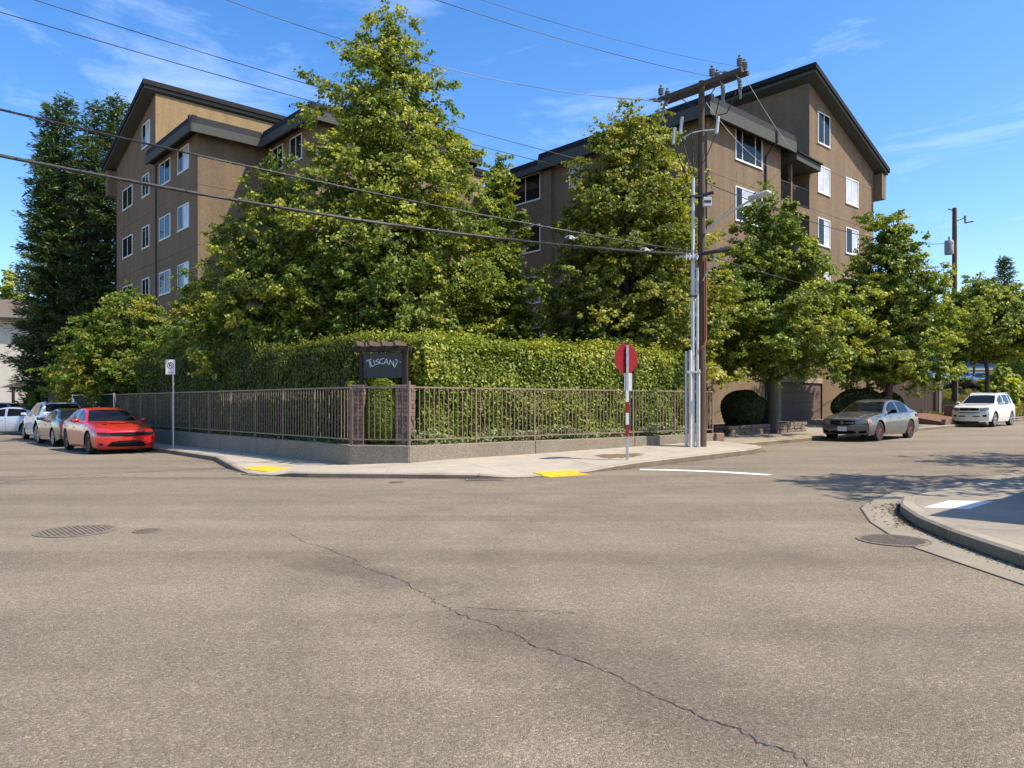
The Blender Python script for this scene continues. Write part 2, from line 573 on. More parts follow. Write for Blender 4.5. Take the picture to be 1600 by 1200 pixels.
M['shingle'] = simple('brown_shingle', (0.13, 0.098, 0.075), 0.9, 0, 0.3, 10, 0.5, 30)
M['tyre'] = simple('tyre_rubber', (0.018, 0.017, 0.016), 0.85, 0, 0.2, 10)
M['rim'] = simple('alloy_rim', (0.50, 0.50, 0.51), 0.3, 0.8)
M['rimdark'] = simple('dark_rim', (0.030, 0.030, 0.032), 0.35, 0.5)
M['rimred'] = simple('red_rim', (0.20, 0.022, 0.024), 0.45, 0.1)
M['carglass'] = mk_glass('car_glass', (0.007, 0.009, 0.008), 0.02, 0.24)
M['carblack'] = simple('car_black_trim', (0.007, 0.007, 0.007), 0.9, spec=0.08)
M['chrome'] = simple('chrome', (0.42, 0.42, 0.42), 0.2, 1.0)
M['lamp'] = mk_glass('headlamp_lens', (0.17, 0.17, 0.155), 0.08, 0.8)
M['lampdark'] = mk_glass('dark_headlamp_lens', (0.02, 0.02, 0.022), 0.15, 0.3)
M['lampred'] = mk_glass('tail_lamp_lens', (0.20, 0.008, 0.010), 0.08, 0.8)
M['amber'] = mk_glass('amber_lens', (0.60, 0.24, 0.02), 0.1, 0.8)
M['plate'] = simple('licence_plate', (0.60, 0.62, 0.66), 0.5, 0, 0.25, 18)
M['p_red'] = mk_paint('red_paint', (0.52, 0.014, 0.012))
M['p_grey'] = mk_paint('grey_metallic_paint', (0.085, 0.083, 0.083), 0.15, 0.32)
M['p_white'] = mk_paint('white_paint', (0.80, 0.79, 0.76))
M['p_cream'] = mk_paint('white_paint_aged', (0.74, 0.71, 0.64), 0, 0.4)
M['p_green'] = mk_paint('dark_green_paint', (0.030, 0.032, 0.024), 0.25, 0.22)
M['p_blue'] = mk_paint('pale_blue_paint', (0.42, 0.48, 0.55), 0.2)
M['p_navy'] = mk_paint('dark_blue_paint', (0.085, 0.115, 0.155), 0.3)
M['p_black'] = mk_paint('charcoal_paint', (0.035, 0.037, 0.042), 0.3)
M['p_silver'] = mk_paint('silver_paint', (0.36, 0.37, 0.39), 0.5)
M['drygrass'] = mk_leaf('dry_grass', (0.260, 0.210, 0.065), (0.400, 0.320, 0.100), (0.130, 0.130, 0.035), 0.2)
M['lf_linden'] = mk_leaf('linden_leaf', (0.149, 0.197, 0.027), (0.371, 0.374, 0.059), (0.063, 0.103, 0.017), 0.34)
M['lf_linden2'] = mk_leaf('linden_leaf_yellow', (0.163, 0.193, 0.028), (0.367, 0.348, 0.058), (0.074, 0.106, 0.017), 0.34)
M['lf_street'] = mk_leaf('street_tree_leaf', (0.154, 0.211, 0.031), (0.365, 0.375, 0.055), (0.065, 0.106, 0.017), 0.32)
M['lf_maple'] = mk_leaf('maple_leaf', (0.145, 0.206, 0.029), (0.335, 0.297, 0.046), (0.061, 0.107, 0.017), 0.38)
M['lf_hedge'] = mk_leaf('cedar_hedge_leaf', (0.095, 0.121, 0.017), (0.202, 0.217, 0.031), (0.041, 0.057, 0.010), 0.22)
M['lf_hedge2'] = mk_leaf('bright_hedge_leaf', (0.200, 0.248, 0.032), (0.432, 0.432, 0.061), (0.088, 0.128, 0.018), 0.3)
M['lf_conifer'] = mk_leaf('conifer_needles', (0.070, 0.119, 0.038), (0.166, 0.210, 0.060), (0.029, 0.057, 0.022), 0.15)
M['lf_ivy'] = mk_leaf('ivy_leaf', (0.144, 0.180, 0.060), (0.360, 0.396, 0.168), (0.054, 0.084, 0.019), 0.25)
M['lf_dark'] = mk_leaf('clipped_shrub_leaf', (0.048, 0.070, 0.017), (0.090, 0.114, 0.026), (0.022, 0.036, 0.010), 0.2)
M['lf_bright'] = mk_leaf('bright_shrub_leaf', (0.200, 0.250, 0.027), (0.413, 0.425, 0.056), (0.094, 0.138, 0.018), 0.4)
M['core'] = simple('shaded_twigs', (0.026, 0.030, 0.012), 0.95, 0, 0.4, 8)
# ================================================================== GROUND
def sheet(name, mat, x0, x1, y0, y1, step, zf, parent=None):
    nx, ny = int((x1 - x0) / step) + 1, int((y1 - y0) / step) + 1
    mb = MB()
    vs = [(x0 + i * step, y0 + j * step, zf(x0 + i * step, y0 + j * step)) for j in range(ny) for i in range(nx)]
    fs = [(j * nx + i, j * nx + i + 1, (j + 1) * nx + i + 1, (j + 1) * nx + i) for j in range(ny - 1) for i in range(nx - 1)]
    mb.add(vs, fs)
    return mb.build(name, mat, parent, smooth=60)


o = sheet('ground', M['dirt'], -2000, 2000, -1000, 3000, 100, lambda x, y: -0.75)
tag(o, kind='structure')
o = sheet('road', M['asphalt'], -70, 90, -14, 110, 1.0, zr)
tag(o, kind='structure')


def at(px, py, z):
    """world point seen at a photo pixel, at height z"""
    d = (CAM_H - z) * FPX / (py - 630.0)
    return np.array([(px - 800) / FPX * d, d])


def drop(x, y):
    bpy.context.view_layer.update()
    h, lo, nn, *_ = SC.ray_cast(bpy.context.evaluated_depsgraph_get(), Vector((x, y, 1.2)), Vector((0, 0, -1)))
    return lo.z, nn


def arc(pts):
    pts = np.asarray(pts, float)
    s = np.concatenate([[0], np.cumsum(np.linalg.norm(np.diff(pts, axis=0), axis=1))])
    return pts, s


def along(pts, t):
    pts, s = arc(pts)
    return np.array([np.interp(t, s, pts[:, k]) for k in range(pts.shape[1])])


# far corner: kerb foot line (x, y, kerb height) and the matching wall foot (x, y, z)
kO = np.array([-11.2, 24.35])
kerb_keys = [(*(kO + FL * 34), .13), (*(kO + FL * 0), .13), (-8.1, 20.6, .13), (-6.7, 17.9, .12), (-5.8, 16.55, .03), (-5.1, 16.05, .03),
             (-4.75, 15.9, .10), (-4.23, 15.7, .11), (-2.63, 15.5, .11), (-0.64, 15.25, .10), (0.15, 15.3, .03), (1.68, 16.45, .03),
             (2.1, 16.8, .09), (2.99, 17.6, .13), (4.7, 19.25, .14), (6.6, 21.15, .14), (7.35, 22.15, .14), (7.55, 22.9, .14), (7.1, 23.92, .14)]
wall_keys = [(*(A + FL * 46), .06), (*(A + FL * 13.5), .10), (*(A + FL * 8.6), .11), (*(A + FL * 4.6), .12), (*(A + FL * 2.1), .12), (*(A + FL * 1.2), .12),
             (*(A + FL * .5), .12), (*A, .13), (*(A + (B - A) * .75), .19), (*(B + FR * .6), .22), (*(B + FR * 1.2), .23), (*(B + FR * 3.2), .245),
             (*(B + FR * 3.9), .25), (*(B + FR * 5.2), .27), (*(B + FR * 7.6), .30), (*(B + FR * 10.0), .33), (*(B + FR * 10.7), .34), (*(B + FR * 11.1), .345), (*E, .35)]


def kz(p):
    return zr(p[0], p[1]) + p[2]


def kerb_run(name, pts, depth, mat, gap=0.012, step=1.8, parent=None, batter=0.02):
    """kerb stones laid along a foot line; the walk lies to the left of the run"""
    root = parent or empty(name)
    if not parent: tag(root, kind='structure')
    P, s = arc(np.array(pts)[:, :2])
    H = np.array(pts)[:, 2]
    L = s[-1]
    n = max(1, int(round(L / step)))
    for i in range(n):
        t0, t1 = L * i / n + gap / 2, L * (i + 1) / n - gap / 2
        m = 5
        vs = []
        for j in range(m):
            t = t0 + (t1 - t0) * j / (m - 1)
            p = along(P, t); h = np.interp(t, s, H)
            d = along(P, min(t + .15, L)) - along(P, max(t - .15, 0)); d /= np.linalg.norm(d)
            nrm = np.array([-d[1], d[0]])
            z = zr(*p)
            q = p + nrm * batter; w = p + nrm * depth
            c = min(.025, h * .4)
            vs += [(*p, z - .2), (*(p + nrm * batter * .6), z + h - c), (*(q + nrm * c), z + h), (*w, z + h + .002), (*w, z - .2)]
        fs, face = [], []
        for j in range(m - 1):
            for k in range(5):
                a, b_ = j * 5 + k, j * 5 + (k + 1) % 5
                (face if k == 0 else fs).append((a, a + 5, b_ + 5, b_))
        fs += [(0, 1, 2, 3, 4), tuple((m - 1) * 5 + k for k in (4, 3, 2, 1, 0))]
        mb = MB().add(vs, fs)
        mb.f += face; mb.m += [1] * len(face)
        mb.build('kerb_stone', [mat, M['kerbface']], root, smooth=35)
    return root


def offset(pts, d):
    P, s = arc(np.array(pts)[:, :2])
    out = []
    for i in range(len(P)):
        t = s[i]
        dd = along(P, min(t + .3, s[-1])) - along(P, max(t - .3, 0)); dd /= np.linalg.norm(dd)
        out.append(P[i] + np.array([-dd[1], dd[0]]) * d)
    return np.array(out)


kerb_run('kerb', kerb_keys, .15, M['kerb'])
inner = offset(kerb_keys, .155)
KI = [(inner[i][0], inner[i][1], kz(kerb_keys[i]) + .002) for i in range(len(kerb_keys))]


def slabs(root, keyA, keyB, mat, rows=2, step=1.5, gap=.014, name='slab'):
    """paving slabs between two matching key lines"""
    kA, kB = np.array(keyA), np.array(keyB)
    for i in range(len(kA) - 1):
        L = max(np.linalg.norm(kA[i + 1] - kA[i]), np.linalg.norm(kB[i + 1] - kB[i]))
        n = max(1, int(round(L / step)))
        for j in range(n):
            for r in range(rows):
                def P(u_, v_):
                    a = kA[i] * (1 - u_) + kA[i + 1] * u_
                    b_ = kB[i] * (1 - u_) + kB[i + 1] * u_
                    return a * (1 - v_) + b_ * v_
                wv = np.linalg.norm(P(.5, 1) - P(.5, 0))
                gu, gv = gap / max(L, .3) / 2, gap / max(wv, .3) / 2
                last = (j == n - 1)
                ju, j1 = j / n, (j + 1) / n
                g0 = gu if (j == 0 and i % 2 == 0) or j > 0 else 0
                g1 = gu if j < n - 1 or i % 2 == 1 else 0
                u0, u1 = ju + g0, j1 - g1
                v0, v1 = r / rows + (gv if r else 0), (r + 1) / rows - (gv if r < rows - 1 else 0)
                c = [P(u0, v0), P(u1, v0), P(u1, v1), P(u0, v1)]
                MB().prism([(p[0], p[1]) for p in c], [p[2] - .10 for p in c], [p[2] for p in c]).build(name, mat, root)


side = empty('sidewalk')
tag(side, kind='structure')
WK = [(p[0], p[1], p[2]) for p in wall_keys]
slabs(side, KI, WK, M['sidewalk'])
# dark bedding that shows in the joints
mb = MB()
n = len(KI)
mb.add([(p[0], p[1], p[2] - .05) for p in KI] + [(p[0], p[1], p[2] - .05) for p in WK], [(i, i + 1, n + i + 1, n + i) for i in range(n - 1)])
mb.build('joint_bed', M['joint'], side)

# yellow kerb and the walk beyond the bulb-out
Y0 = np.array([7.1, 23.92])
yk = [(*Y0, .14), (*(Y0 + U * 1.0), .14), (*(Y0 + U * 6.0), .13), (*(Y0 + U * 7.0), .05), (*(Y0 + U * 10.6), .05), (*(Y0 + U * 11.6), .13), (*(Y0 + U * 60), .13)]
yr = empty('far_kerb'); tag(yr, kind='structure')
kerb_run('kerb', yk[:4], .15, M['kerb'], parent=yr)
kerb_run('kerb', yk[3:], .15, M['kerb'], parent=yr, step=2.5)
mb = MB()
for i in range(12):
    p = Y0 + U * (.2 + i * .5); q = Y0 + U * (.66 + i * .5); nn = V
    zz = lambda a: zr(*a) + .14 + .007
    mb.prism([p + nn * .035, q + nn * .035, q + nn * .14, p + nn * .14], [zz(p) - .003, zz(q) - .003] * 2, [zz(p), zz(q), zz(q), zz(p)])
mb.build('yellow_paint', M['kerbyellow'], yr)
fw = empty('far_sidewalk'); tag(fw, kind='structure')
inn = offset(yk, .155)
KI2 = [(inn[i][0], inn[i][1], kz(yk[i]) + .002) for i in range(len(yk))]
D0 = 3.2
WK2 = []
for i, p in enumerate(KI2):
    q = np.array(p[:2]) + V * D0
    WK2.append((q[0], q[1], zr(*Y0) + .17 + .0115 * np.dot(q - Y0, U)))
WK2[0] = (E[0] + .02, E[1] + .02, .35)
slabs(fw, KI2, WK2, M['sidewalk2'], 2, 1.6)

# forecourt up to the garage
RC = np.array([8.79, 34.0])                    # near corner of the right wing
fc = []
mb = MB()
for i in range(12):
    t = -2 + i * 4.0
    a = np.array(WK2[0][:2]) + U * t if False else Y0 + V * (D0 + .155) + U * t
    d = np.dot(RC - a, V)
    b_ = a + V * (d + .3)
    za = zr(*Y0) + .172 + .0115 * t
    fc.append((*a, za)); fc.append((*b_, max(za + .12, .56 + .008 * t)))
mb.add(fc, [(2 * i, 2 * i + 2, 2 * i + 3, 2 * i + 1) for i in range(11)])
o = mb.build('forecourt', M['sidewalk2'])
tag(o, kind='structure')

# near right corner
nk_foot = [(9.6 + U[0] * 40, 14.0 + U[1] * 40, .14), (9.6, 14.0, .14), (8.3, 13.2, .13), (7.2, 12.6, .08), (6.45, 12.0, .07), (5.8, 11.25, .13), (5.3, 10.35, .15), (4.98, 9.3, .15), (4.82, 8.3, .15), (4.75, 7.0, .15), (4.9, 5.6, .15), (5.5, 4.2, .15), (6.4, 3.1, .15), (30, -20, .15)]
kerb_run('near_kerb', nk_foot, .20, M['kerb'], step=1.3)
gut = [(9.2 + U[0] * 40, 14.75 + U[1] * 40), (9.0, 14.5), (7.9, 13.85), (6.6, 12.95), (5.75, 11.95), (5.05, 10.95), (4.6, 9.7), (4.42, 8.9), (4.27, 8.1), (4.3, 7.2), (4.35, 6.0), (4.9, 4.4), (5.9, 3.0), (29.5, -20.5)]
mb = MB()
g0 = [(p[0], p[1], zr(*p) + .004) for p in gut]
g1 = [(p[0] + 0, p[1] + 0, zr(p[0], p[1]) + .006) for p in nk_foot]
# densify so the sheet follows the kerb
def dens(k, n=5):
    k = np.array(k)
    return np.concatenate([k[i] + (k[i + 1] - k[i]) * np.linspace(0, 1, n, endpoint=False)[:, None] for i in range(len(k) - 1)] + [k[-1:]])
g0, g1 = dens(g0), dens(g1)
n = len(g0)
mb.add(np.concatenate([g0, g1]), [(i, n + i, n + i + 1, i + 1) for i in range(n - 1)])
o = mb.build('gutter', M['gutter']); tag(o, kind='structure')
mb = MB()
for i in range(5, n - 6):
    p, q = g0[i], g0[i + 1]
    d = (q - p)[:2]; d = d / np.linalg.norm(d); nn = np.array([-d[1], d[0]]) * .011
    if random.Random(i).random() < .9:
        mb.add([(p[0] - nn[0], p[1] - nn[1], p[2] + .004), (q[0] - nn[0], q[1] - nn[1], q[2] + .004), (q[0] + nn[0], q[1] + nn[1], q[2] + .004), (p[0] + nn[0], p[1] + nn[1], p[2] + .004)], [(0, 1, 2, 3)])
o = mb.build('gutter_joint', M['joint']); tag(o, kind='structure')
nk_in = offset(nk_foot, .205)
KI3 = [(nk_in[i][0], nk_in[i][1], kz(nk_foot[i]) + .002) for i in range(len(nk_foot))]
tgt = [(12 + U[0] * 40, 10.0 + U[1] * 40), (12, 10.2), (11.3, 9.6), (10.8, 9.2), (10.3, 8.8), (9.9, 8.4), (9.6, 8.1), (9.3, 7.8), (9.2, 7.4), (9.2, 6.8), (9.3, 6.2), (9.6, 5.6), (10, 5), (34, -18)]
WK3 = [(p[0], p[1], KI3[i][2] + .03) for i, p in enumerate(tgt)]
nw = empty('near_sidewalk'); tag(nw, kind='structure')
slabs(nw, KI3[:9], WK3[:9], M['sidewalk2'], 2, 1.7, .012)
slabs(nw, KI3[8:], WK3[8:], M['sidewalk2'], 2, 1.7, .012)
n = len(KI3)
MB().add([(p[0], p[1], p[2] - .05) for p in KI3] + [(p[0], p[1], p[2] - .05) for p in WK3], [(i, i + 1, n + i + 1, n + i) for i in range(n - 1)]).build('joint_bed', M['joint'], nw)
# white patch on the near walk
zz = .165
zz = drop(*at(1498, 789, .165))[0]
c = [at(1443, 793, zz), at(1516, 795.5, zz), at(1552, 783, zz), at(1482, 782, zz)]
MB().prism(c, [drop(*q)[0] - .05 for q in c], [drop(*q)[0] + .005 for q in c]).build('white_panel', M['roadwhite'], nw)
# leaf litter and grit against the kerbs
rng = np.random.default_rng(5)
mb = MB()
def litter(line, t0, t1, n, s0, s1, w):
    for k in range(n):
        t = rng.uniform(t0, t1)
        p = along(line, t); d = along(line, t + .1) - p; d /= np.linalg.norm(d); nn = np.array([d[1], -d[0]])
        q = p + nn * (abs(rng.exponential(w)) - .0)
        a, s_ = rng.random() * 6.28, rng.uniform(s0, s1)
        z = zr(*q) + .008 + rng.random() * .01
        e1, e2 = np.array([math.cos(a), math.sin(a)]) * s_, np.array([-math.sin(a), math.cos(a)]) * s_ * .55
        mb.add([(*(q - e1), z), (*(q + e2), z + rng.uniform(0, .012)), (*(q + e1), z), (*(q - e2), z + rng.uniform(0, .012))], [(0, 1, 2, 3)])
NK, KK = np.array(nk_foot)[:, :2], np.array(kerb_keys)[:, :2]
aN, aK = arc(NK)[1], arc(KK)[1]
litter(NK, aN[3], aN[10], 900, .006, .022, .05)
litter(NK, aN[5], aN[7], 260, .010, .028, .12)
litter(KK, aK[1], aK[17], 900, .008, .03, .06)
o = mb.build('leaf_litter', simple('brown_litter', (0.085, 0.062, 0.03), 0.95, 0, 0.7, 60)); tag(o, kind='stuff')

# tactile pads with domes
def tactile(name, c, w, d, ang):
    """pad that follows the ramp below it"""
    root = empty(name, (c[0], c[1], drop(*c)[0]), 0)
    ca, sa = math.cos(ang), math.sin(ang)
    def P(x, y, h):
        X, Y = x * ca - y * sa, x * sa + y * ca
        z = drop(c[0] + X, c[1] + Y)[0]
        return (X, Y, z + h - root.location.z)
    N = 6
    g = [P(-w / 2 + w * i / N, -d / 2 + d * j_ / N, .014) for j_ in range(N + 1) for i in range(N + 1)]
    lo = [(a, b_, z - .03) for a, b_, z in g]
    m = len(g)
    fs = [(j_ * (N + 1) + i, j_ * (N + 1) + i + 1, (j_ + 1) * (N + 1) + i + 1, (j_ + 1) * (N + 1) + i) for j_ in range(N) for i in range(N)]
    ring = [i for i in range(N + 1)] + [j_ * (N + 1) + N for j_ in range(1, N + 1)] + [N * (N + 1) + i for i in range(N - 1, -1, -1)] + [j_ * (N + 1) for j_ in range(N - 1, 0, -1)]
    fs += [(ring[k], ring[k] + m, ring[(k + 1) % len(ring)] + m, ring[(k + 1) % len(ring)]) for k in range(len(ring))]
    mb = MB()
    nx, ny = int(w / .075), int(d / .075)
    for i in range(nx):
        for j_ in range(ny):
            mb.lathe([(.018, 0), (.012, .006)], P(-w / 2 + (i + .5) * w / nx, -d / 2 + (j_ + .5) * d / ny, .014), sides=5)
    MB().add(g + lo, fs).build('pad', M['yellow'], root)
    o = mb.build('dome', M['yellow'], root); o['kind'] = 'stuff'
    return root
p = at(417, 732.5, .06)
t = tactile('tactile_pad', p, .92, .62, R(-36))
tag(t, 'yellow tactile paving pad on the left-hand kerb ramp near the red car', 'tactile pad', 'yellow tactile pads on the kerb ramps')
p = at(876, 737, .10)
t = tactile('tactile_pad', p, 1.0, .62, R(32))
tag(t, 'yellow tactile paving pad on the kerb ramp left of the stop sign', 'tactile pad', 'yellow tactile pads on the kerb ramps')

# manholes, grates
def manhole(px, py, r, label, cat='manhole cover', z=None, grp='iron covers set in the road'):
    z0 = 0.0
    p = at(px, py, z0); z0 = zr(*p); p = at(px, py, z0)
    root = empty('manhole_cover', (p[0], p[1], z0), random.Random(px).random())
    tag(root, label, cat, grp)
    k = max(1, r / .3)
    mb = MB()
    mb.lathe([(r, .003), (r, .009), (r * .93, .010), (r * .92, .004)], sides=28)
    mb.build('ring', M['iron'], root)
    MB().lathe([(r * .90, .0025), (r * .89, .008)], sides=28).build('lid', M['iron'], root)
    mb = MB()
    st = max(.035, r / 9)
    nn = int(r * .85 / st)
    for i in range(-nn, nn + 1):
        for j in range(-nn, nn + 1):
            x, y = i * st, j * st
            if x * x + y * y < (r * .84) ** 2:
                mb.box((x, y, .011), (st * .62, st * .62, .006), .5)
    o = mb.build('tread', M['iron'], root); o['kind'] = 'stuff'
    return root
manhole(118, 830, .45, 'large round iron manhole cover in the road at the left')
manhole(230, 830, .165, 'small round iron valve cover beside the large left manhole')
manhole(1396, 844.5, .385, 'round iron manhole cover in the gutter of the near right kerb')
manhole(620, 754, .16, 'small rusty cover in the road before the corner kerb')


def grate(px, py, w, d, ang, label):
    p = at(px, py, 0); z0 = zr(*p)
    root = empty('drain_grate', (p[0], p[1], z0), ang)
    tag(root, label, 'drain grate', 'storm drain grates along the kerb')
    MB().b(-w / 2, w / 2, -d / 2, d / 2, .002, .006).build('pit', M['crack'], root)
    mb = MB()
    mb.b(-w / 2, w / 2, -d / 2, -d / 2 + .04, .003, .014).b(-w / 2, w / 2, d / 2 - .04, d / 2, .003, .014)
    mb.b(-w / 2, -w / 2 + .04, -d / 2 + .04, d / 2 - .04, .003, .0135).b(w / 2 - .04, w / 2, -d / 2 + .04, d / 2 - .04, .003, .0135)
    mb.build('frame', M['iron'], root)
    me = MB().b(-.012, .012, -d / 2 + .04, d / 2 - .04, .003, .013).mesh('bar', M['iron'])
    n = int(w / .05)
    for i in range(1, n):
        inst(me, 'bar', (-w / 2 + w * i / n, 0, 0), parent=root)
grate(404, 741.5, .62, .42, R(-32), 'iron drain grate at the foot of the left yellow pad')
grate(757, 751.5, .75, .30, R(4), 'iron drain grate against the corner kerb below the brick pillar')

# stop line
pts = [at(1000, 735.0, .035), at(1060, 735.5, .05), at(1120, 738, .05), at(1203, 742.5, .06)]
mb = MB()
P = dens([(p[0], p[1]) for p in pts], 6)
vs = []
for i, p in enumerate(P):
    dd = P[min(i + 1, len(P) - 1)] - P[max(i - 1, 0)]; dd /= np.linalg.norm(dd); nn = np.array([-dd[1], dd[0]]) * .15
    for sgn in (-1, 1):
        q = p + nn * sgn; vs.append((q[0], q[1], zr(*q) + .006))
mb.add(vs, [(2 * i, 2 * i + 2, 2 * i + 3, 2 * i + 1) for i in range(len(P) - 1)])
o = mb.build('stop_line', M['roadwhite']); tag(o, kind='structure')


def crack(name, pix, w, seed):
    rr = random.Random(seed)
    pts = [at(x, y, 0) for x, y in pix]
    P = dens(pts, 14)
    vs = []
    off = 0
    for i, p in enumerate(P):
        dd = P[min(i + 1, len(P) - 1)] - P[max(i - 1, 0)]; dd /= np.linalg.norm(dd); nn = np.array([-dd[1], dd[0]])
        off = off * .7 + rr.uniform(-.02, .02)
        ww = w * rr.uniform(.35, 1.25) * min(1, (i + 1) / 8)
        for sgn in (-1, 1):
            q = p + nn * (off + sgn * ww); vs.append((q[0], q[1], zr(*q) + .004))
    o = MB().add(vs, [(2 * i, 2 * i + 2, 2 * i + 3, 2 * i + 1) for i in range(len(P) - 1)]).build(name, M['crack'])
    tag(o, kind='structure')
crack('road_crack', [(440, 828), (475, 846), (520, 862), (552, 874), (553, 881), (585, 891), (610, 899), (645, 918), (668, 934), (690, 947), (740, 967), (800, 990), (850, 1015), (950, 1053), (1050, 1100), (1150, 1142), (1230, 1178), (1300, 1210)], .0045, 1)
crack('road_crack', [(-20, 757), (40, 749), (120, 745.5), (180, 745), (250, 746), (320, 746.5), (380, 746)], .018, 2)
crack('road_crack', [(690, 947), (760, 953), (840, 957), (900, 960)], .004, 3)

# pole-foot soil patch by the stop sign
c0_ = at(970, 713.5, .2)
rr = random.Random(12)
c = []
for k in range(26):
    t = 2 * math.pi * k / 26
    rad_ = 1 + rr.uniform(-.22, .22)
    c.append(c0_ + U * (.78 * math.cos(t) * rad_) + V * (.42 * math.sin(t) * rad_ * (1 - .35 * math.cos(t))))
o = MB().add([(q[0], q[1], drop(*q)[0] + .004) for q in c], [tuple(range(26))]).build('damp_patch', simple('dark_damp_concrete', (0.15, 0.10, 0.06), 0.8, 0, 0.3, 8), side)

# planting bed behind the low wall
iA, iB = A + np.array([.12, .26]), B + np.array([-.02, .30])
bed = [A + FL * 46 + np.array([.2, .18]), iA, iB, E + np.array([-.3, .25]), E + np.array([-.3, .25]) + V * 8.2]
far_ = A + FL * 46 + U * 5.0
bed.append(np.array([-12.0, 36.5])); bed.append(far_)
o = MB().prism([tuple(p) for p in bed], -.3, .50).build('planting_bed', M['soil'])
tag(o, kind='structure')

# ================================================================== LOW WALL + RAILING
wl_ = empty('retaining_wall', (A[0], A[1], 0))
tag(wl_, 'low speckled concrete wall under the railing round the corner', 'wall')
def wall_seg(p, q, z0, z1, th=.24, top=.585):
    d = (q - p) / np.linalg.norm(q - p); nn = np.array([-d[1], d[0]])
    a, b_ = p - A, q - A
    poly = [a, b_, b_ + nn * th, a + nn * th]
    MB().prism([tuple(x) for x in poly], [z0, z1, z1, z0], top).build('wall_panel', M['wallc'], wl_, bevel=.012)
for i in range(12):
    p, q = A + FL * (46 - i * 3.8334), A + FL * (46 - (i + 1) * 3.8334)
    if i == 11: q = A + FL * 0.003
    wall_seg(p + FL * -.006, q + FL * .0, -.1, -.1)
wall_seg(A + (B - A) * .003, B - (B - A) * .003, -.1, -.1)
for i in range(3):
    wall_seg(B + FR * (.004 + i * 3.76), B + FR * ((i + 1) * 3.76 - .008), -.1, -.1)
o = MB().box((0, 0, .24), (.42, .26, .30), R(38)).build('end_block', M['brick'], wl_, bevel=.02, loc=(E[0] - A[0] + .1, E[1] - A[1] + .12, .2))

rl = empty('metal_railing', (A[0], A[1], 0))
tag(rl, 'tan metal railing of thin pickets along the top of the low wall', 'railing')
ZB, ZT = .715, 1.915
bar_me = MB().box((0, 0, (ZT - ZB) / 2), (.016, .016, ZT - ZB)).mesh('picket', M['rail'])
post_me = MB().box((0, 0, (ZT - .58) / 2), (.036, .036, ZT - .58)).mesh('post', M['rail'])
cnt = {'p': 0}
def rail_run(p, q, posts, gap):
    d = (q - p); L = np.linalg.norm(d); d = d / L
    ang = math.atan2(d[1], d[0]); nn = np.array([-d[1], d[0]]) * .07
    a = p + nn - A
    for z, h in ((ZB, .030), (ZT, .036)):
        c = a + d * L / 2
        MB().box((0, 0, 0), (L - .05, .036, h)).build('rail', M['rail'], rl, loc=(c[0], c[1], z)).rotation_euler = (0, 0, ang)
    npanel = posts
    for k in range(npanel + 1):
        c = a + d * (L * k / npanel)
        inst(post_me, 'post', (c[0], c[1], .58), (0, 0, ang), rl)
    per = int(L / npanel / gap)
    for k in range(npanel):
        for j in range(1, per):
            c = a + d * (L * (k + j / per) / npanel)
            inst(bar_me, 'picket', (c[0], c[1], ZB), (0, 0, ang), rl); cnt['p'] += 1
rail_run(A + FL * 19.2, A + FL * .06, 11, .135)
rail_run(A + (B - A) * .03, B - (B - A) * .03, 1, .125)
rail_run(B + FR * .05, E - FR * .05, 6, .125)
# the two short uprights that rise above the rail at the corner
inst(post_me, 'post', (B[0] - A[0] + .0, B[1] - A[1] + .075, .72), (0, 0, R(38)), rl)

# ================================================================== SIGN
ang = math.atan2(B[1] - A[1], B[0] - A[0])
sgc = np.array([-3.08, 18.02])
def pillar(px, label):
    y = 17.95 if px < 600 else 17.85
    c = np.array([(px - 800) / FPX * y, y])
    r = empty('brick_pillar', (c[0], c[1], .45), ang)
    tag(r, label, 'pillar', 'split brick pillars below the sign')
    MB().b(-.165, .165, -.165, .165, 0, 1.48).build('mortar_core', M['mortar'], r)
    mb = MB(); rr = random.Random(px)
    nC = 15
    for k in range(nC):
        z0 = .01 + k * 1.46 / nC; z1 = z0 + 1.46 / nC - .012
        for s_ in range(4):
            a_ = s_ * math.pi / 2
            x = -.18
            while x < .17:
                w = rr.uniform(.10, .2); x1 = min(x + w, .18)
                if .18 - x1 < .05: x1 = .18
                dep = rr.uniform(.012, .034)
                cx, cy = (x + x1) / 2, -.165 - dep / 2 + .005
                ca, sa = math.cos(a_), math.sin(a_)
                mb.box((cx * ca - cy * sa, cx * sa + cy * ca, (z0 + z1) / 2), (x1 - x - .012, dep + .01, z1 - z0), a_)
                x = x1
    o = mb.build('brick_facing', M['brick'], r, bevel=.003); o['kind'] = 'stuff'
    MB().b(-.20, .20, -.20, .20, 1.48, 1.53).build('cap', M['stone'], r, bevel=.01)
pillar(561.5, 'left brick pillar behind the chamfered railing below the sign')
pillar(633, 'right brick pillar behind the railing corner below the sign')

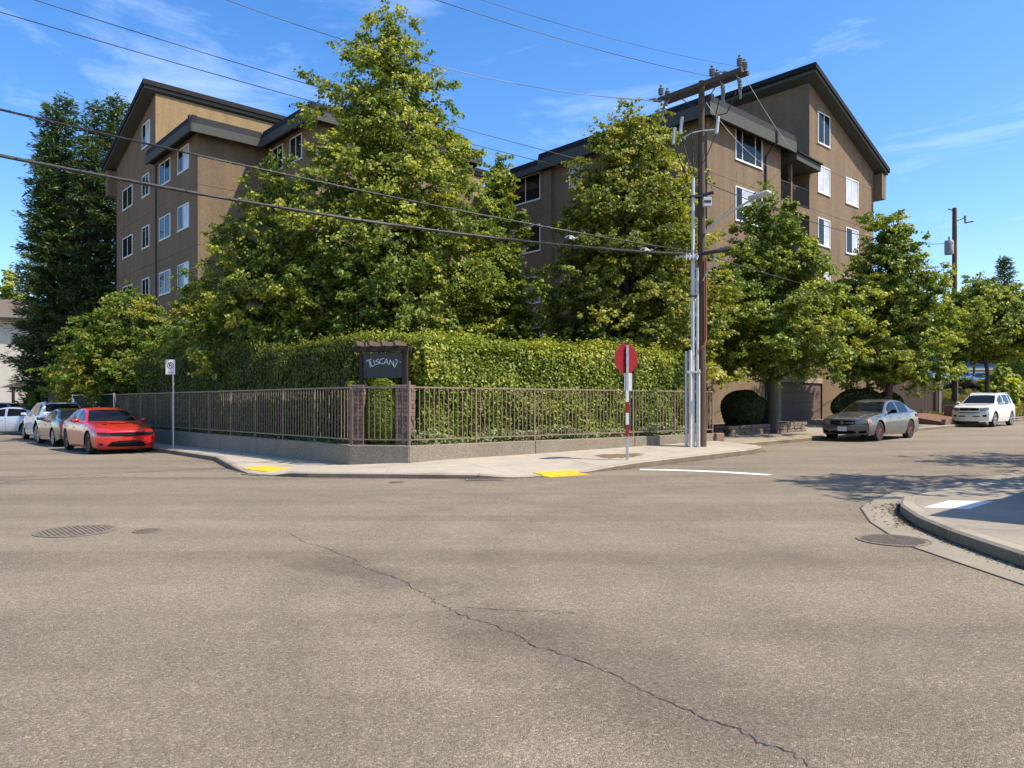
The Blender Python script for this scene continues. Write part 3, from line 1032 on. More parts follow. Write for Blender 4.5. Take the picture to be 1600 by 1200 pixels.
sg = empty('name_sign', (sgc[0], sgc[1], .45), ang)
tag(sg, 'dark wooden TUSCANY sign under a small timber trellis at the corner', 'sign')
zc = lambda py, d=18.0: CAM_H + (630 - py) * d / FPX - .45
sx = 1 / 66.0
for x, w in ((-.545, .085), (.56, .12)):
    MB().b(x - w / 2, x + w / 2, -.05, .06, 0, zc(549)).build('post', M['signwood'], sg, bevel=.006)
MB().b(-.49, .49, -.02, .03, zc(590.5), zc(551.5)).build('panel', M['signboard'], sg, bevel=.004)
MB().b(-.72, .68, -.11, -.04, zc(549) + .0, zc(541)).build('beam', M['signwood'], sg, bevel=.008)
MB().b(-.72, .68, .07, .14, zc(549) + .0, zc(541)).build('beam', M['signwood'], sg, bevel=.008)
rf = MB()
rf.add([(-.03, -.34, 0.0), (.03, -.34, 0.0), (.03, .34, 0), (-.03, .34, 0), (-.03, -.42, .11), (.03, -.42, .11), (.03, .42, .11), (-.03, .42, .11)],
       [(0, 3, 2, 1), (4, 5, 6, 7), (0, 1, 5, 4), (1, 2, 6, 5), (2, 3, 7, 6), (3, 0, 4, 7)])
rme = rf.mesh('rafter', mk_wood('cut_timber', (0.14, 0.09, 0.07), (12, 4, 12)))
for x in (-.53, -.22, .10, .42):
    inst(rme, 'rafter', (x, 0.0, zc(541) + .002), parent=sg)
# lettering: strokes in sign pixels of an enlarged crop (1600 px = 120 photo px)
strokes = {
    'T': [[(420, 525), (450, 508), (540, 478)], [(485, 505), (500, 560), (520, 650)]],
    'U': [[(515, 520), (530, 600), (560, 628), (600, 610)], [(590, 500), (620, 600)]],
    'S': [[(705, 480), (650, 505), (650, 530), (715, 545), (715, 575), (635, 598)]],
    'C': [[(830, 470), (760, 480), (725, 520), (735, 565), (790, 580), (815, 562)]],
    'A': [[(825, 590), (880, 475), (925, 595)], [(845, 550), (905, 545)]],
    'N': [[(950, 590), (962, 500)], [(962, 500), (1045, 630)], [(1045, 630), (1040, 520)]],
    'Y': [[(1035, 520), (1045, 570)], [(1075, 495), (1120, 500), (1118, 560), (1060, 658)]],
}
mb = MB()
for ch, ss in strokes.items():
    for st in ss:
        pts = []
        for (x, y) in st:
            pxx, pyy = 540 + x * 120 / 1600, 525 + y * 90 / 1200
            pts.append(((pxx - 599.5) * sx * .985, -.024, zc(pyy)))
        for p, q in zip(pts[:-1], pts[1:]):
            d = Vector(q) - Vector(p)
            L = d.length + .008
            Mx = Matrix.Translation((Vector(p) + Vector(q)) / 2) @ Matrix.Rotation(-math.atan2(d.z, d.x), 4, 'Y')
            mb.box((0, 0, 0), (L, .006, .015), 0, 0, Mx)
mb.box(((540 + 1185 * .075 - 599.5) * sx, -.024, zc(525 + 545 * .075)), (.018, .006, .018))
mb.build('lettering', M['signwhite'], sg)
# ================================================================== APARTMENT BUILDING
CC = np.array([-14.98, 36.0])                  # near corner of the left wing
bld = empty('apartment_building', (CC[0], CC[1], 0), R(UA))
tag(bld, 'brown stucco apartment building of five storeys with shed roofs behind the hedge', 'apartment building')
RX, RY = float(np.dot(RC - CC, U)), float(np.dot(RC - CC, V))       # right wing's corner in building axes
FLOOR = 2.88
SILL = [1.5, 4.40, 7.28, 10.17, 13.04]
BAND = [0.0, 3.35, 6.23, 9.12, 12.0, 14.45]


def wall_block(x0, x1, y0, y1, z0, z1, mat, joints=None, name='wall'):
    mb = MB()
    e = .02
    mb.b(x0 + e, x1 - e, y0 + e, y1 - e, z0, z1 - .01)
    zs = [z0] + [j for j in (joints if joints is not None else BAND) if z0 + .3 < j < z1 - .3] + [z1]
    for a, b_ in zip(zs[:-1], zs[1:]):
        mb.b(x0, x1, y0, y1, a + (.009 if a > z0 else 0), b_ - (.009 if b_ < z1 else 0))
    return mb.build(name, mat, bld)


def window(face, a, z0, w, h, style='gg', mull=(.5,), at_=0.0):
    """face: 'u' (plane x = at_, facing -x; a runs along y) or 'v' (plane y = at_, facing -y; a runs along x)"""
    f, d = .055, .045
    mb = MB()
    mb.b(0, w, -d, .0, 0, f).b(0, w, -d, .0, h - f, h).b(0, f, -d, .0, f, h - f).b(w - f, w, -d, .0, f, h - f)
    edges = [0.0] + list(mull) + [1.0]
    for m in mull:
        mb.b(w * m - .022, w * m + .022, -d + .006, .0, f, h - f)
    mb.b(-.03, w + .03, -d - .02, -.001, -.035, -.001)
    o = mb.build('window', M['vinyl'], bld)
    if face == 'v':
        o.location = (a, at_, z0)
    else:
        o.location = (at_, a + w, z0)
        o.rotation_euler = (0, 0, R(-90))
    for k, ch in enumerate(style):
        x0 = w * edges[k] + (f if k == 0 else .022); x1 = w * edges[k + 1] - (f if k == len(style) - 1 else .022)
        dep = -.018 if k % 2 else -.024
        mt = {'g': M['glass'], 'b': M['blind'], 's': M['blind2']}[ch]
        p = MB().b(x0, x1, dep, -.006, f, h - f).build('pane' if ch == 'g' else 'blind_pane', mt, o)
    return o


def fascia(pts, z0, z1, closed=False, th=.10, cap=.36):
    """a board with a dark metal edge above it, running along pts (building axes); outside lies to the right"""
    for i in range(len(pts) - 1):
        p, q = np.array(pts[i]), np.array(pts[i + 1])
        d = (q - p) / np.linalg.norm(q - p); nn = np.array([-d[1], d[0]])
        def quad(t, sh):
            a = p - d * 0 ; return [tuple(a + nn * sh), tuple(q + nn * sh), tuple(q + nn * (sh + t)), tuple(a + nn * (sh + t))]
        MB().prism(quad(th, 0), z0, z1 - cap).build('fascia', M['fascia'], bld)
        mb = MB()
        a, b_ = quad(.22, .02), quad(.22, .10)
        v = [(x, y, z1 - cap + .003) for x, y in a] + [(x, y, z1) for x, y in b_]
        mb.add(v, [(3, 2, 1, 0), (4, 5, 6, 7), (0, 1, 5, 4), (1, 2, 6, 5), (2, 3, 7, 6), (3, 0, 4, 7)])
        mb.build('roof_edge', M['roof'], bld)


def roof_flat(poly, z0, z1):
    MB().prism(poly, z0, z1).build('roof', M['roof'], bld)
    mb = MB()


OH = .55
HT = 14.45
# ---- left wing, block A (corner C) and block B (stepping forward)
wall_block(0, 16, 0, 13.8, -.3, HT, M['stucco'])
BX0, BX1, BY = 3.43, 12.3, -5.2
wall_block(BX0, BX1, BY, -.004, -.3, HT - .004, M['stucco'])
roof_flat([(-OH + .06, -OH + .06), (16, -OH + .06), (16, 13.7), (-OH + .06, 6.4)], HT, HT + .12)
roof_flat([(BX0 - OH + .06, BY - OH + .06), (BX1 + OH - .06, BY - OH + .06), (BX1 + OH - .06, -OH + .05), (BX0 - OH + .06, -OH + .05)], HT + .001, HT + .121)
Z0, Z1 = 14.28, 15.05
fascia([(-OH, 6.3), (-OH, -OH)], Z0, Z1)
fascia([(-OH, -OH), (BX0 - OH + .1, -OH)], Z0 + .002, Z1 - .003)
fascia([(BX0 - OH, -OH), (BX0 - OH, BY - OH)], Z0 + .001, Z1 - .001)
fascia([(BX0 - OH, BY - OH), (BX1 + OH, BY - OH)], Z0 + .003, Z1 - .002)
fascia([(BX1 + OH, BY - OH), (BX1 + OH, -OH)], Z0 + .004, Z1 - .004)
MB().b(BX1 + OH - .02, 16.4, -OH, -OH + .12, Z0, Z1).build('fascia', M['fascia'], bld)
# ---- left wing upper storey with its shed roof
GY0, GY1 = 6.32, 13.8
UX1 = 23.0
prof = [(GY0, HT + .1), (GY1 - .004, HT + .1), (GY1 - .004, 15.85), (GY0, 18.25)]
MB().extr(prof, .003, UX1).build('upper_wall', M['stucco_lt'], bld)
MB().extr([(GY0 + .01, HT - .3), (GY1 - .006, HT - .3), (GY1 - .006, 15.83), (GY0 + .01, 18.2)], -.012, .004).build('gable_wall', M['stucco'], bld)
sl = (18.25 - 15.85) / (GY1 - GY0)
ya, yb = GY0 - .16, GY1 + .5
za, zb = 18.25 + sl * .16, 15.85 - sl * .5
MB().extr([(ya, za + .06), (yb, zb + .06), (yb, zb + .28), (ya, za + .28)], -.62, UX1 + .5).build('shed_roof', M['fascia'], bld)
MB().extr([(ya - .10, za + .20 + sl * .1), (yb + .06, zb + .20 - sl * .06), (yb + .06, zb + .44), (ya - .10, za + .46 + sl * .1)], -.70, UX1 + .58).build('roof', M['roof'], bld)
MB().b(-.5, .1, GY1 + .002, GY1 + .5, 14.2, zb + .04).build('eave_box', M['stucco'], bld)
for x in (3.2, 7.2, 11.0):
    MB().b(x, x + .012, GY0 - .006, GY0 - .001, HT + .5, 18.2).build('seam', M['trim'], bld)
# second, nearer shed roof over block B
MB().extr([(-1.0, HT + .1), (4.0, HT + .1), (4.0, 16.0), (-1.0, 16.9)], 9.5, 14.5).build('upper_wall', M['stucco_lt'], bld)
MB().extr([(-1.6, 16.95), (4.4, 15.95), (4.4, 16.3), (-1.6, 17.3)], 9.2, 15.2).build('roof', M['roof'], bld)

# windows of the left facade (x = 0, facing -x)
for i, s in enumerate(SILL):
    if i == 0: continue
    st = 'gb' if i in (1, 2, 3, 4) else 'gg'
    window('u', 1.15, s, 1.55, 1.2, 'gb', at_=-.001)
    window('u', 3.85, s - .02, 1.75, 1.2, 'gg', at_=-.001)
    window('u', 7.35, s, 1.25, 1.2, 'gg', at_=-.001)
    window('u', 10.45, s, 1.95, 1.2, 'gg', at_=-.001)
window('u', 7.2, 15.75, 1.35, 1.35, 'gb', at_=-.014)
MB().b(-.07, -.005, 6.12, 6.22, .2, 14.3).build('downpipe', M['downpipe'], bld)
# block B, left side (x = BX0) and front
for i, s in enumerate(SILL[1:]):
    window('u', -1.9 + .0, s, 1.2, 1.2, 'gg', at_=BX0 - .001)
    window('u', -3.9, s, 1.25, 1.2, 'gg', at_=BX0 - .001)
    window('v', BX0 + 1.6, s, 1.7, 1.2, 'gg', at_=BY - .001)
    window('v', BX0 + 5.9, s, 1.7, 1.2, 'gb', at_=BY - .001)
window('v', BX0 + 1.2, 1.6, 1.7, 1.2, 'gg', at_=BY - .001)
for s in SILL[1:4]:
    window('v', .9, s, 1.5, 1.2, 'gg', at_=-.001) if False else None

# ---- right wing
def rx(x): return RX + x
def ry(y): return RY + y
wall_block(rx(0), rx(6.55), ry(0), ry(13.4), -.3, HT, M['stucco'])
wall_block(rx(.35), rx(6.0), ry(13.402), ry(24), -.3, HT - .003, M['stucco'])
wall_block(rx(6.552), rx(9.598), ry(1.5), ry(14), -.3, HT - .006, M['stucco'])
wall_block(rx(6.552), rx(9.598), ry(.012), ry(1.498), -.3, 3.3, M['stucco'], [])
wall_block(rx(9.6), rx(17.7), ry(0.002), ry(14), -.3, 15.6, M['stucco'], BAND)
# connecting block behind the court, in shade
wall_block(BX1 - 2, rx(1), ry(17), ry(23), -.3, HT - .01, M['stucco'])
# tall gable (shed roof falling to the right) on the street side
TX0, TX1 = rx(9.6), rx(17.7)
gz0, gz1 = 18.7, 15.6
mb = MB()
mb.add([(TX0, ry(0.002), 15.59), (TX1, ry(0.002), 15.59), (TX1, ry(0.002), gz1), (TX0, ry(0.002), gz0), (TX0, ry(14), 15.59), (TX1, ry(14), 15.59), (TX1, ry(14), gz1), (TX0, ry(14), gz0)],
       [(0, 1, 2, 3), (7, 6, 5, 4), (0, 3, 7, 4), (3, 2, 6, 7), (1, 5, 6, 2), (0, 4, 5, 1)])
mb.build('gable_wall', M['stucco'], bld)
MB().b(TX0 - .003, TX0 + .5, ry(0.004), ry(13.9), HT + .02, 15.58).build('gable_wall', M['stucco'], bld)
s2 = (gz1 - gz0) / (TX1 - TX0)
def shed(xa, xb, za_, zb_, t0, t1, y0, y1, mat, name):
    v = [(xa, y0, za_ + t0), (xb, y0, zb_ + t0), (xb, y0, zb_ + t1), (xa, y0, za_ + t1)]
    v += [(x, y1, z) for x, _, z in v]
    MB().add(v, [(0, 1, 2, 3), (7, 6, 5, 4), (0, 4, 5, 1), (1, 5, 6, 2), (2, 6, 7, 3), (3, 7, 4, 0)]).build(name, mat, bld)
xa, xb = TX0 - .55, TX1 + .62
shed(xa, xb, gz0 - s2 * .55, gz1 + s2 * .62, .02, .26, ry(-.62), ry(14.5), M['fascia'], 'shed_roof')
xa2, xb2 = TX0 - .68, TX1 + .70
shed(xa2, xb2, gz0 - s2 * .68, gz1 + s2 * .70, .18, .44, ry(-.70), ry(14.6), M['roof'], 'roof')
MB().b(TX1 + .003, TX1 + .55, ry(-.5), ry(.25), 13.9, gz1 + s2 * .6 + .04).build('eave_box', M['stucco'], bld)
# flat roof and fascia of the bay
roof_flat([(rx(-OH + .06), ry(-OH + .06)), (rx(7.1), ry(-OH + .06)), (rx(7.1), ry(1.4)), (rx(9.5), ry(1.4)), (rx(9.5), ry(13.9)), (rx(-OH + .06), ry(13.9))], HT + .002, HT + .12)
fascia([(rx(-OH), ry(13.9)), (rx(-OH), ry(10.4))], Z0, Z1 - .1)
fascia([(rx(-OH - .05), ry(10.4)), (rx(-OH - .05), ry(-OH))], Z0 + .003, Z1 + .15)
fascia([(rx(-OH), ry(-OH)), (rx(7.15), ry(-OH))], Z0 + .001, Z1 + .12)
MB().b(rx(7.05), rx(7.15), ry(-OH + .12), ry(1.5), Z0 + .004, Z1 + .05).build('fascia', M['fascia'], bld)
MB().b(rx(-.45), rx(.3), ry(8.2), ry(9.4), 15.0, 15.12).build('roof_vent', M['trim'], bld)
# little shed roof over the balcony
shed(rx(7.16), rx(9.75), 13.95, 13.85, 0, .34, ry(-.55), ry(1.49), M['fascia'], 'balcony_roof')
shed(rx(7.18), rx(9.85), 14.30, 14.20, 0, .07, ry(-.65), ry(1.495), M['roof'], 'balcony_roof_edge')
MB().b(rx(7.6), rx(7.75), ry(.0), ry(.15), 11.9, 13.95).build('balcony_post', M['stucco'], bld)
bal_me = None
for i in range(1, 5):
    zf = 0.55 + FLOOR * i + .02
    zf = SILL[i] - 1.15
    MB().b(rx(6.556), rx(9.594), ry(-.02), ry(1.496), zf - .34, zf).build('balcony_slab', M['stucco'], bld)
    mb = MB()
    mb.b(rx(6.56), rx(9.59), ry(.04), ry(.09), zf + 1.02, zf + 1.07).b(rx(6.56), rx(9.59), ry(.045), ry(.085), zf + .08, zf + .12)
    k = 26
    for j in range(1, k):
        x = rx(6.56) + 3.03 * j / k
        mb.b(x - .009, x + .009, ry(.056), ry(.074), zf + .12, zf + 1.02)
    mb.build('balcony_railing', M['black'], bld)
    o = window('v', rx(7.0), zf + .05, 1.9, 2.05, 'gg', at_=ry(1.499))
    o.name = 'balcony_door'
# windows, street side of the bay (three-light) and of the tall block
for i, s in enumerate(SILL):
    if i == 0: continue
    window('v', rx(2.28), s, 2.4, 1.62 if i > 2 else 1.45, ['gbg', 'gbg', 'gbg', 'gbg', 'ggg'][i], mull=(.25, .74), at_=ry(-.001))
    window('v', rx(10.5), s, 1.42, 1.5, 'gb' if i != 4 else 'bb', at_=ry(.001)) if i > 1 else None
    window('v', rx(13.9), s, 1.62, 1.5, ['gb', 'gb', 'gg', 'gb', 'bb'][i], at_=ry(.001))
window('v', rx(10.5), 15.72, 1.42, 1.72, 'gg', at_=ry(.001))
# windows, shaded court side of the bay
for i, s in enumerate(SILL):
    if i: window('u', ry(7.6), s, .95, 1.35, 'g' if i < 4 else 'b', mull=(), at_=rx(-.001))
    if i: window('u', ry(3.2), s, 1.5, 1.3, 'gg', at_=rx(-.001))
    window('u', ry(10.75), s - .12, 2.5, 1.5, ['bb', 'gg', 'gs', 'sg', 'gg'][i] if i else 'bb', mull=(.52,), at_=rx(-.003))
    window('v', BX1 + 1.2, s, 2.2, 1.5, 'gg', at_=ry(16.998))
MB().b(rx(-.20), rx(-.004), ry(9.75), ry(10.35), -.2, 14.3).build('pilaster', M['stucco'], bld)
MB().b(rx(-.1), rx(-.006), ry(10.38), ry(10.47), .2, 14.4).build('downpipe', M['downpipe'], bld)
MB().tube([(rx(5.1), ry(-.62), 15.05), (rx(5.1), ry(-.62), 14.35), (rx(5.05), ry(-.3), 14.05), (rx(5.0), ry(-.07), 13.75), (rx(5.0), ry(-.07), .6)], .055, 6).build('downpipe', M['downpipe'], bld)
# control joints on the big walls
for x in (2.4, 5.2):
    for a, b_ in zip(BAND[1:-1], BAND[2:]):
        MB().b(rx(x), rx(x) + .014, ry(-.004), ry(-.0005), a + .02, b_ - 1.9 if x == 2.4 else b_ - .02).build('seam', M['downpipe'], bld)
for x in (4.2,):
    MB().b(TX0 - .006, TX0 - .0035, ry(3.9), ry(3.914), HT + .5, 18.0).build('seam', M['downpipe'], bld)
# garage
gx0, gx1 = 6.3, 10.75
MB().b(rx(gx0), rx(gx1), ry(-.05), ry(.008), .3, 2.62).build('garage_recess', M['black'], bld)
nP = 4
for k in range(nP):
    z0, z1 = .58 + k * 2.02 / nP, .58 + (k + 1) * 2.02 / nP - .012
    MB().b(rx(gx0), rx(gx1), ry(-.075), ry(-.052), z0, z1).build('garage_panel', M['garage'], bld, bevel=.006)
MB().b(rx(gx0 - .28), rx(gx0 - .003), ry(-.16), ry(-.001), .3, 2.9).build('garage_surround', M['trim'], bld)
MB().b(rx(gx1 + .003), rx(gx1 + .95), ry(-.16), ry(-.001), .3, 2.9).build('garage_surround', M['stucco'], bld)
MB().b(rx(gx0), rx(gx1), ry(-.16), ry(-.001), 2.625, 2.9).build('garage_surround', M['trim'], bld)
# base course of the street front
MB().b(rx(0.02), rx(gx0 - .3), ry(-.03), ry(-.0015), -.2, 2.25).build('base_course', M['stucco'], bld)
MB().b(rx(gx1 + 1.0), rx(17.68), ry(-.03), ry(-.0015), -.2, 2.25).build('base_course', M['stucco'], bld)

def bw(x, y, z=0):
    """building axes to world"""
    p = CC + U * x + V * y
    return (p[0], p[1], z)

# orange bundle on the top balcony
p = bw(rx(8.1), ry(.3))
og = empty('hanging_basket', (p[0], p[1], SILL[4] - 1.15))
tag(og, 'small orange and tan basket of dried flowers on the top balcony', 'flower basket')
MB().lathe([(.02, 0), (.13, .02), (.16, .16), (.14, .18)], (0, 0, .62), sides=10).build('basket', M['signwood'], og)
MB().tube([(0, 0, 0), (0, 0, .63)], .02, 6).build('stand', M['black'], og)
rr = np.random.default_rng(3)
mb = MB()
for k in range(70):
    c = rr.normal(0, .11, 3) * np.array([1, 1, .8]) + np.array([0, 0, .92])
    mb.box(c, (.06, .06, .035), rr.random() * 3)
o = mb.build('flower', simple('dried_flower', (0.55, 0.27, 0.11), 0.8, 0, 0.5, 25), og); o['kind'] = 'stuff'

# ================================================================== CORNER BUILDING off to the near right (its shade lies on the near walk)
HB = 4.4
off = HB / math.tan(R(SUN_EL))
tip = np.array([4.98, 9.3]) + np.array([math.cos(R(SUN_AZ)), math.sin(R(SUN_AZ))]) * off
sh = empty('corner_shop', (tip[0], tip[1], 0), R(UA))
tag(sh, 'low flat-roofed cream corner building outside the right edge', 'building')
MB().b(.6, 12, -9, -.6, 0, HB - .02).build('wall', M['whitewall'], sh)
MB().b(0, 12.6, -9.6, 0, HB - .25, HB).build('roof', M['roof'], sh)
for k in range(3):
    f = MB().b(2 + k * 3.2, 4.2 + k * 3.2, -.6, -.54, 1.0, 2.8).build('window', M['vinyl'], sh)
    MB().b(2.08 + k * 3.2, 4.12 + k * 3.2, -.54, -.53, 1.08, 2.72).build('pane', M['glass'], f)
# ================================================================== VEGETATION
def leaf_geo(c, nrm, axis, size, aspect=.72, fold=.16, rng=None):
    """rhombic leaves folded along the midrib: arrays (N,3) centres, normals, long axes, sizes"""
    N = len(c)
    nrm = nrm / np.maximum(np.linalg.norm(nrm, axis=1, keepdims=True), 1e-6)
    axis = axis - nrm * np.sum(axis * nrm, axis=1, keepdims=True)
    axis = axis / np.maximum(np.linalg.norm(axis, axis=1, keepdims=True), 1e-6)
    side_ = np.cross(nrm, axis)
    s = size[:, None]
    v = np.empty((N, 4, 3))
    v[:, 0] = c - axis * s * .5
    v[:, 1] = c + side_ * s * aspect * .5 + nrm * s * fold
    v[:, 2] = c + axis * s * .5
    v[:, 3] = c - side_ * s * aspect * .5 + nrm * s * fold
    base = np.arange(N)[:, None] * 4
    t = np.concatenate([base + np.array([[0, 1, 2]]), base + np.array([[0, 2, 3]])], axis=1).reshape(-1, 3)
    return v.reshape(-1, 3), t


def unit(a):
    return a / np.maximum(np.linalg.norm(a, axis=-1, keepdims=True), 1e-6)


def make_tree(name, label, cat, base, height, crown, trunk_r, nleaf, leaf, mat, seed, zlow=.12, group=None, lean=(0, 0), nlimb=60,
              clus=.42, droop=.25, trunk_top=.86, updir=.45, stems=1, leafn=(.55, .75), squash=(1, 1), fill=1.0, bare=.0):
    """crown: list of (height fraction, radius in metres)"""
    rng = np.random.default_rng(seed)
    root = empty(name, (base[0], base[1], base[2]))
    tag(root, label, cat, group)
    hs, rs = np.array([c[0] for c in crown]), np.array([c[1] for c in crown])
    tr = MB()
    # trunk
    spine = []
    n = 10
    for i in range(n + 1):
        f = i / n * trunk_top
        spine.append(np.array([lean[0] * f + rng.normal(0, .05) * (i > 0), lean[1] * f + rng.normal(0, .05) * (i > 0), f * height]))
    spine[0][2] = -.15
    spine = np.array(spine)
    rad = [trunk_r * (1.25 if i == 0 else 1) * (1 - .88 * i / n) + .012 for i in range(n + 1)]
    tr.tube(spine, rad, 9)
    def at_h(f):
        zq = f * height
        return np.array([np.interp(zq, spine[:, 2], spine[:, k]) for k in range(2)] + [zq])
    C, Wt, D, Tn = [], [], [], []
    # limbs spread by the area they must fill
    fs = np.linspace(zlow, .985, 200)
    w = np.interp(fs, hs, rs) + .25 + .9 * (fs > .55) * (rs.max() > 3)
    cdf = np.cumsum(w) / w.sum()
    phi = rng.random() * 6.28
    for k in range(nlimb):
        f = float(np.interp((k + rng.random()) / nlimb, cdf, fs))
        phi += 2.39996 + rng.normal(0, .25)
        Rm = float(np.interp(f, hs, rs)) * (rng.uniform(.68, 1.0) if rng.random() > .10 else rng.uniform(1.0, 1.12))
        tipz = f * height
        up = updir * Rm * rng.uniform(.5, 1.2)
        f0 = max(min((tipz - up) / height, trunk_top * .98), zlow * .75)
        p0 = at_h(f0)
        tip = np.array([at_h(min(f, trunk_top))[0] + math.cos(phi) * Rm * squash[0], at_h(min(f, trunk_top))[1] + math.sin(phi) * Rm * squash[1], tipz])
        mid = p0 * .45 + tip * .55 + np.array([0, 0, .10 * Rm])
        path = []
        for j in range(6):
            t = j / 5
            path.append((1 - t) ** 2 * p0 + 2 * t * (1 - t) * mid + t * t * tip)
        r0 = max(.018, trunk_r * .36 * (1 - f0) + .01)
        tr.tube(path, [r0 * (1 - .85 * j / 5) for j in range(6)], 5, cap=False)
        L = np.linalg.norm(tip - p0)
        m = max(3, int(L / (clus * .62) * fill))
        tint = rng.random()
        for j in range(m):
            t = .28 + .74 * (j + rng.random() * .8) / m
            if t > 1.02: t = 1.02
            q = (1 - t) ** 2 * p0 + 2 * t * (1 - t) * mid + t * t * tip
            spread = clus * (1.5 * (1 - abs(t - .6)) + .2) * min(1, L / 2.2)
            q = q + rng.normal(0, 1, 3) * np.array([spread, spread, spread * .45])
            dirn = tip - p0; dirn = dirn / (np.linalg.norm(dirn) + 1e-6)
            C.append(q); D.append(dirn); Wt.append(rng.uniform(.6, 1.3) * (.55 + .6 * t)); Tn.append(.55 * tint + .45 * rng.random() + .12 * (t - .6))
    # leader
    for k in range(10):
        f = trunk_top + (1 - trunk_top) * k / 9
        C.append(at_h(trunk_top) + np.array([lean[0] * (f - trunk_top), lean[1] * (f - trunk_top), (f - trunk_top) * height]) + rng.normal(0, .10, 3))
        D.append(np.array([0, 0, 1.0])); Wt.append(.5); Tn.append(rng.random())
    top = at_h(trunk_top)
    tr.tube([top, top + np.array([lean[0] * (1 - trunk_top), lean[1] * (1 - trunk_top), (1 - trunk_top) * height * .9])], [.03, .008], 5)
    tr.build('trunk', M['bark'], root, smooth=60)
    C, D, Wt, Tn = np.array(C), np.array(D), np.array(Wt), np.array(Tn)
    # twigs: each cluster is several short sprays
    ns = 5
    K = len(C)
    sd_ = unit(rng.normal(0, 1, (K, ns, 3)) * np.array([1, 1, .55]) + D[:, None] * .8 + np.array([0, 0, .1]))
    st = C[:, None] + rng.normal(0, 1, (K, ns, 3)) * clus * np.array([.30, .30, .20])
    ln = clus * rng.uniform(.55, 1.25, (K, ns, 1))
    prob = (Wt[:, None] * np.ones((K, ns))).ravel(); prob /= prob.sum()
    idx = rng.choice(K * ns, nleaf, p=prob)
    tt = rng.random((nleaf, 1)) ** .8
    S, Dn, Ln = st.reshape(-1, 3)[idx], sd_.reshape(-1, 3)[idx], ln.reshape(-1, 1)[idx]
    pos = S + Dn * Ln * tt + rng.normal(0, 1, (nleaf, 3)) * clus * np.array([.16, .16, .09])
    pos[:, 2] -= droop * Ln[:, 0] * tt[:, 0] ** 2
    outw = unit(np.stack([pos[:, 0] - lean[0] * .5, pos[:, 1] - lean[1] * .5, np.zeros(nleaf)], axis=1))
    nr = np.array([0, 0, leafn[0]]) + outw * .40 + rng.normal(0, leafn[1], (nleaf, 3)) * .62
    ax = Dn * .5 + outw * .45 + np.array([0, 0, -.55]) + rng.normal(0, .45, (nleaf, 3))
    size = leaf * rng.uniform(.65, 1.25, nleaf)
    v, t_ = leaf_geo(pos, nr, ax, size, .78)
    tint = np.repeat(np.clip(Tn[idx // ns] + .25 * (tt[:, 0] - .5), 0, 1), 4)
    me = np_mesh('crown', v, t_, mat, tint)
    o = bpy.data.objects.new('crown', me); COL.objects.link(o); o.parent = root
    return root


GRP = 'leafy lime trees in front of the building'
big = [(.10, 2.3), (.16, 3.8), (.24, 4.6), (.33, 4.7), (.42, 4.2), (.52, 3.55), (.62, 2.95), (.72, 2.45), (.82, 1.85), (.90, 1.25), (.96, .6), (1.0, .15)]
make_tree('lime_tree', 'tallest lime tree, pointed crown rising above the sign and hedge', 'tree', (-4.05, 26.8, .4), 15.05, big, .22, 150000, .132, M['lf_linden'], 11, .12, GRP, (-.45, 0), 190, .44)
make_tree('lime_tree', 'shorter lime tree with rounded top merging into the left side of the tallest one', 'tree', (-8.35, 27.0, .4), 9.75, [(.14, 1.4), (.28, 2.75), (.45, 2.85), (.62, 2.3), (.78, 1.6), (.9, .9), (1, .2)], .14, 64000, .125, M['lf_linden'], 12, .18, GRP, (-.3, 0), 84, .42)
make_tree('lime_tree', 'slim lime tree at the right side of the tallest one before the dark court', 'tree', (-.75, 28.4, .4), 10.2, [(.2, 1.0), (.35, 1.4), (.5, 1.3), (.65, 1.1), (.8, .85), (.92, .5), (1, .12)], .11, 36000, .125, M['lf_linden'], 13, .22, GRP, (.3, 0), 44, .42)
make_tree('lime_tree', 'yellowish lime tree behind the utility pole and stop sign', 'tree', (4.25, 27.2, .4), 11.75, [(.12, 2.2), (.2, 3.0), (.32, 3.3), (.48, 3.0), (.62, 2.55), (.76, 2.0), (.87, 1.35), (.94, .7), (1, .2)], .19, 115000, .125, M['lf_linden2'], 14, .15, GRP, (-.1, 0), 135, .42)
make_tree('lime_tree', 'smaller lime tree leaning up behind the utility pole crossarms', 'tree', (5.7, 28.6, .4), 11.9, [(.2, 1.4), (.4, 2.1), (.6, 1.7), (.78, 1.1), (.9, .55), (1, .12)], .12, 40000, .125, M['lf_linden2'], 24, .2, GRP, (-.1, 0), 48, .42)
GRP2 = 'street trees before the right wing'
make_tree('street_tree', 'street tree with bare lower trunk in the stone planter beside the garage door', 'tree', (10.3, 29.95, .55), 9.2, [(.24, 2.3), (.34, 3.0), (.48, 2.95), (.62, 2.4), (.76, 1.7), (.88, .9), (1, .2)], .19, 84000, .13, M['lf_street'], 15, .27, GRP2, (-.1, 0), 84, .46, trunk_top=.8)
make_tree('street_tree', 'street tree with the widest crown behind the silver car', 'tree', (18.1, 36.6, .7), 10.0, [(.22, 2.3), (.32, 3.1), (.45, 3.1), (.6, 2.5), (.75, 1.75), (.88, 1.0), (1, .2)], .2, 86000, .145, M['lf_street'], 16, .22, GRP2, (.5, 0), 84, .48, trunk_top=.8)
make_tree('street_tree', 'lower spreading street tree nearest the second utility pole at the right', 'tree', (29.5, 46.6, 1.2), 8.0, [(.3, 2.9), (.42, 4.0), (.58, 4.0), (.75, 2.9), (.9, 1.6), (1, .2)], .15, 82000, .16, M['lf_street'], 17, .46, GRP2, (-.6, 0), 84, .5, trunk_top=.78)
